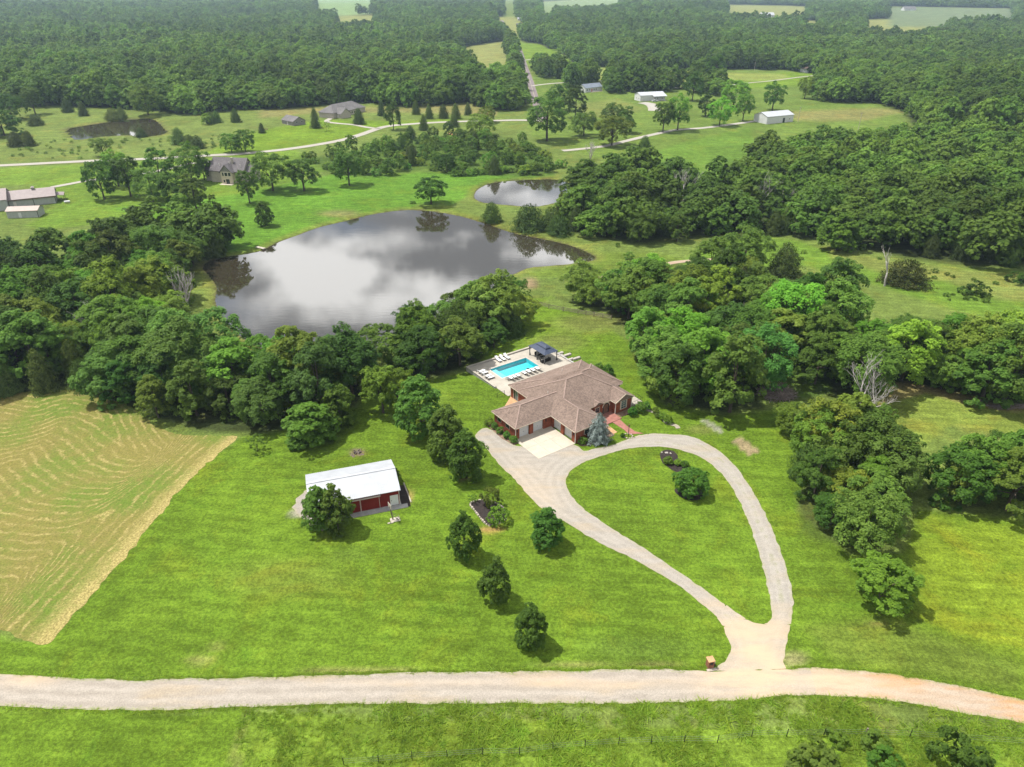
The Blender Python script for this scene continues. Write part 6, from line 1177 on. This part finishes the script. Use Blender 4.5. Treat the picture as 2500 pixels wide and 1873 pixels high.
LIM = {'broadleaf': 300 - sum(1 for o in OPEN if o[0] in ('broadleaf', 'open')) - 3, 'cedar': 170, 'shrub': 110}
inview = lambda a: -40 < a[7] < 2260
byk = {}
for a in cand: byk.setdefault(a[0], []).append(a)
single = []; mass = []
for k, L in byk.items():
    v = sorted([a for a in L if inview(a)], key=lambda a: a[9]); single += v[:LIM[k]]; mass += v[LIM[k]:] + [a for a in L if not inview(a)]
lab = {}
for a in single:
    d = [math.hypot(a[7] - q[1], (a[8] - q[2]) * 1.6) for q in LM]; q = LM[int(np.argmin(d))]; ex, ey = a[7] - q[1], (a[8] - q[2]) * 1.6
    n = ('near ' if 'edge of the view' in q[0] else ('right of ' if ex > 0 else 'left of ') if abs(ex) > abs(ey) else ('before ' if ey > 0 else 'behind ')) + q[0]
    kn = {'broadleaf': 'broadleaf tree', 'cedar': 'cedar', 'shrub': 'shrub'}[a[0]]; tn = 'olive-dark' if a[0] == 'cedar' else a[5]
    lab.setdefault((tn, kn, n), []).append(a)
for (tn, kn, n), L in lab.items():
    where = L[0][6]; L.sort(key=lambda a: -a[4] * a[3])
    for i, a in enumerate(L):
        if len(L) == 1: l = '%s %s growing %s' % (tn, kn, n); g = None
        elif len(L) == 2: l = '%s of two %s %ss %s' % (['larger', 'smaller'][i], tn, kn, n); g = None
        elif i == 0: l = 'largest %s %s %s' % (tn, kn, n); g = None
        else: l = ('smallest %s %s %s' if i == len(L) - 1 else 'second-largest %s %s %s' if i == 1 else 'middle-sized %s %s %s') % (tn, kn, n); g = '%s %ss %s' % (tn, kn, n)
        plant(a[0], (a[1], a[2], float(terrain(a[1], a[2])) - .05), (a[3], a[3], a[4]), l, a[5] if a[0] != 'cedar' else 'mid green', group=g or 'trees of the %s' % where)

# the rest of the woods and the far forest: one mass each, placed by geometry nodes
def lod(name, n, R, z0, z1, lobes, size, lobe_r, mat='leaf', shape='round'):
    m, _ = crown_mesh(name, n, R, z0, z1, lobes, size, mat, lobe_r=lobe_r * 1.12, shape=shape, inner=0.0, asp=.8, up=.30, spray_r=.36, flat=.9, outw=1.0, rnd=.30); return bpy.data.objects.new(name, m)
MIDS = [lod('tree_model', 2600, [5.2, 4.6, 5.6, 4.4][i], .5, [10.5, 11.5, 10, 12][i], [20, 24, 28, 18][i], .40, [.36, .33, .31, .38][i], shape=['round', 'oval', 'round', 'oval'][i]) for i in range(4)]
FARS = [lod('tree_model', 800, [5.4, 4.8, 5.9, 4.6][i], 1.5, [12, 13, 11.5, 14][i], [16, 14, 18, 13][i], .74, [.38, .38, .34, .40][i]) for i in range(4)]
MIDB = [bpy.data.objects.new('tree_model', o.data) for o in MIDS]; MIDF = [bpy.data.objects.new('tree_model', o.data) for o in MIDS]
CEDS = [bpy.data.objects.new('tree_model', PROTO['cedar'][i][0]) for i in range(3)]
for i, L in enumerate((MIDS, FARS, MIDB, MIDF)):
    for j, o in enumerate(L): k = (1.0, 2.9, 2.1, 1.0)[i]; o.color = [(1.3 * k, 1.22 * k, 1.1 * k, 1), (1.8 * k, 1.5 * k, 1.1 * k, 1), (.75 * k, .82 * k, .85 * k, 1), (1.45 * k, 1.42 * k, 1.2 * k, 1)][j]  # farther belts brightened through leaf colour, offsetting the shade among packed crowns
for o in CEDS: o.color = (1, 1, 1, 1)
def masses(name, pts, models, lab, cat='forest'):
    P = np.array([(a[0], a[1], a[2]) for a in pts], np.float32); n = len(P)
    m = bpy.data.meshes.new(name); m.vertices.add(n); m.vertices.foreach_set('co', P.ravel())
    for nm, ty, arr in (('sc', 'FLOAT_VECTOR', np.array([(a[3], a[3], a[4]) for a in pts], np.float32)), ('rz', 'FLOAT', RNG.random(n) * 6.28), ('ix', 'INT', RNG.integers(0, len(models), n))):
        q = m.attributes.new(nm, ty, 'POINT'); q.data.foreach_set('vector' if ty == 'FLOAT_VECTOR' else 'value', np.asarray(arr).ravel())
    o = link(name, m); t = bpy.data.node_groups.new(name, 'GeometryNodeTree')
    t.interface.new_socket('Geometry', in_out='INPUT', socket_type='NodeSocketGeometry'); t.interface.new_socket('Geometry', in_out='OUTPUT', socket_type='NodeSocketGeometry')
    nn = lambda ty, **k: _node(t, ty, k); gi = nn('NodeGroupInput'); go_ = nn('NodeGroupOutput'); iop = nn('GeometryNodeInstanceOnPoints'); jn_ = nn('GeometryNodeJoinGeometry')
    for mo in models:
        oi = nn('GeometryNodeObjectInfo'); oi.inputs['Object'].default_value = mo; oi.inputs['As Instance'].default_value = True; t.links.new(oi.outputs['Geometry'], jn_.inputs[0])
    def at(nm, ty): a = nn('GeometryNodeInputNamedAttribute', data_type=ty); a.inputs['Name'].default_value = nm; return a.outputs[0]
    cx = nn('ShaderNodeCombineXYZ'); t.links.new(at('rz', 'FLOAT'), cx.inputs[2])
    e2r = nn('FunctionNodeEulerToRotation'); t.links.new(cx.outputs[0], e2r.inputs[0])
    t.links.new(gi.outputs[0], iop.inputs['Points']); t.links.new(jn_.outputs[0], iop.inputs['Instance']); iop.inputs['Pick Instance'].default_value = True
    t.links.new(at('ix', 'INT'), iop.inputs['Instance Index']); t.links.new(e2r.outputs[0], iop.inputs['Rotation']); t.links.new(at('sc', 'FLOAT_VECTOR'), iop.inputs['Scale']); t.links.new(iop.outputs[0], go_.inputs[0])
    md = o.modifiers.new('scatter', 'NODES'); md.node_group = t; return tag(o, lab, cat, kind='stuff')
mm = lambda L: [(a[1], a[2], float(terrain(a[1], a[2])), a[3], a[4]) for a in L]
masses('woodland', mm([a for a in mass if a[0] == 'broadleaf']), MIDS, 'closed broadleaf woodland behind the nearer trees')
masses('cedar_woodland', mm([a for a in mass if a[0] == 'cedar']), CEDS, 'cedars scattered through the farther woods')
SHR = [bpy.data.objects.new('shrub_model', PROTO['shrub'][i][0]) for i in range(3)]
if any(a[0] == 'shrub' for a in mass): masses('undergrowth', mm([a for a in mass if a[0] == 'shrub']), SHR, 'low scrub farther off', 'undergrowth')
def far(y0, y1, s, half, models, name, lab, size):
    x, y = scatter(-half, half, y0, y1, s); k, px, py = keep(x, y, [FAR_L, FAR_R] + GROVES[:3] + GROVES[4:], CLEAR)
    road = [(1235,340),(1180,275),(1159,225),(1144,172),(1134,144),(1126,118),(1120,101),(1108,84),(1095,66),(1088,52),(1084,44)]
    rw = W2(road); k &= dline(x, y, rw) > 9
    k &= (px > -350) & (px < 2560) & (py > -45) & (vnoise(x, y, 60, 17) + .3 * vnoise(x, y, 20, 19) > -.80)
    x, y = x[k], y[k]; sc = size * (0.75 + 0.5 * RNG.random(len(x))); sz = sc * (0.75 + 0.5 * RNG.random(len(x)))
    stand = 1 + 0.25 * vnoise(x, y, 90, 21); return masses(name, list(zip(x, y, terrain(x, y), sc, sz * stand)), models, lab)
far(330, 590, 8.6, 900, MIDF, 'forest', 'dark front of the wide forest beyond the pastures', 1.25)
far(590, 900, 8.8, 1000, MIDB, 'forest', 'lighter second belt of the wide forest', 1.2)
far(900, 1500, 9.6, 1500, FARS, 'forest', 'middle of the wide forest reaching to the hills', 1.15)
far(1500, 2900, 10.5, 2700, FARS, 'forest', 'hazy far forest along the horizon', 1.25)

# rough grass: tufts in the bottom field, road verges and pasture weeds
def tuft(n, h, r, w, seed):
    rg = np.random.default_rng(seed); a = rg.random(n) * 6.28; b = rg.random(n) ** .5 * r; hh = h * (.5 + .6 * rg.random(n)); lean = rg.normal(size=(n, 2)) * h * 1.3
    base = np.stack([np.cos(a) * b, np.sin(a) * b, np.zeros(n)], 1); t = rg.random(n) * 6.28; s = np.stack([np.cos(t), np.sin(t), np.zeros(n)], 1) * w
    tip = base + np.concatenate([lean, hh[:, None]], 1); V = np.stack([base - s, base + s, tip], 1).reshape(-1, 3)
    return bpy.data.objects.new('grass_tuft', numesh('grass_tuft', V, np.arange(3 * n).reshape(n, 3), 'grass_blade', [('lr', 'FLOAT', np.repeat(rg.random(n), 3))]))
TUF = [tuft(26, .26, .28, .05, 1), tuft(30, .20, .32, .055, 2), tuft(20, .36, .24, .05, 3)]
for j, o in enumerate(TUF): o.color = [(1, 1, 1, 1), (1.15, 1.05, .9, 1), (.8, .92, .85, 1)][j]
x, y = scatter(-60, 75, 40, 60, .34); z = terrain(x, y); px, py = survey(x, y, z)
k = inside(px, py, [(526, 1536), (900, 1524), (1450, 1521), (1700, 1507), (1900, 1514), (2100, 1549), (2500, 1640), (2500, 1760), (500, 1760), (515, 1580)]) & (RNG.random(len(x)) < .26 + .42 * vnoise(x, y, 2.2, 7)); x, y = x[k], y[k]
g_ = 0.85 + 0.45 * vnoise(x, y, 3.0, 9) + .35 * RNG.random(len(x)); masses('tall_grass', list(zip(x, y, terrain(x, y), g_, g_)), TUF, 'rough tall grass and weeds in the field below the road', 'grass')
x, y = scatter(-60, 75, 45, 70, .22); D = fr(x, y); k = (D > -.12) & (D < .35) & (fd(x, y) > .6) & (RNG.random(len(x)) < .7); x, y = x[k], y[k]; s_ = .35 + .3 * RNG.random(len(x)); masses('verge_grass', list(zip(x, y, terrain(x, y), s_, s_)), TUF, 'ragged grass along the edges of the gravel road', 'grass')
x, y = scatter(-260, 60, 300, 520, 3.4); k, px, py = keep(x, y, [[(-80, 280), (140, 300), (350, 300), (560, 285), (440, 328), (200, 344), (-80, 358)]]); k &= RNG.random(len(x)) < .16 + .2 * vnoise(x, y, 18, 3); x, y = x[k], y[k]; s_ = .28 + .3 * RNG.random(len(x)); masses('pasture_weeds', list(zip(x, y, terrain(x, y), s_, s_ * .9)), SHR, 'dark weed clumps dotting the left pasture', 'weeds')
x, y = scatter(60, 230, 150, 300, 3.0); k, px, py = keep(x, y, [[(1480, 540), (1700, 520), (1900, 560), (2212, 590), (2330, 700), (2140, 690), (1900, 620), (1560, 585)]]); k &= RNG.random(len(x)) < .10 + .2 * vnoise(x, y, 14, 5); x, y = x[k], y[k]; s_ = .22 + .3 * RNG.random(len(x)); masses('pasture_weeds', list(zip(x, y, terrain(x, y), s_, s_ * .8)), SHR, 'low weeds in the right-hand meadow', 'weeds')

# ---------------------------------------------------------------- air: one closed box of thin haze round everything
hz = NG('haze'); v = hz.n('ShaderNodeVolumePrincipled'); v.inputs['Color'].default_value = (0.62, 0.81, 1.0, 1); v.inputs['Density'].default_value = 0.00010; v.inputs['Anisotropy'].default_value = 0.2
hz.l(v.outputs[0], hz.o.inputs['Volume']); MAT['haze'] = hz.m
if HAZE: tag(MB().box(-4700, 4700, -260, 6600, float(GROUNDZ) - 1.0, 76.0).build('haze', 'haze'), 'thin blue haze over the distant country', 'haze', kind='stuff')
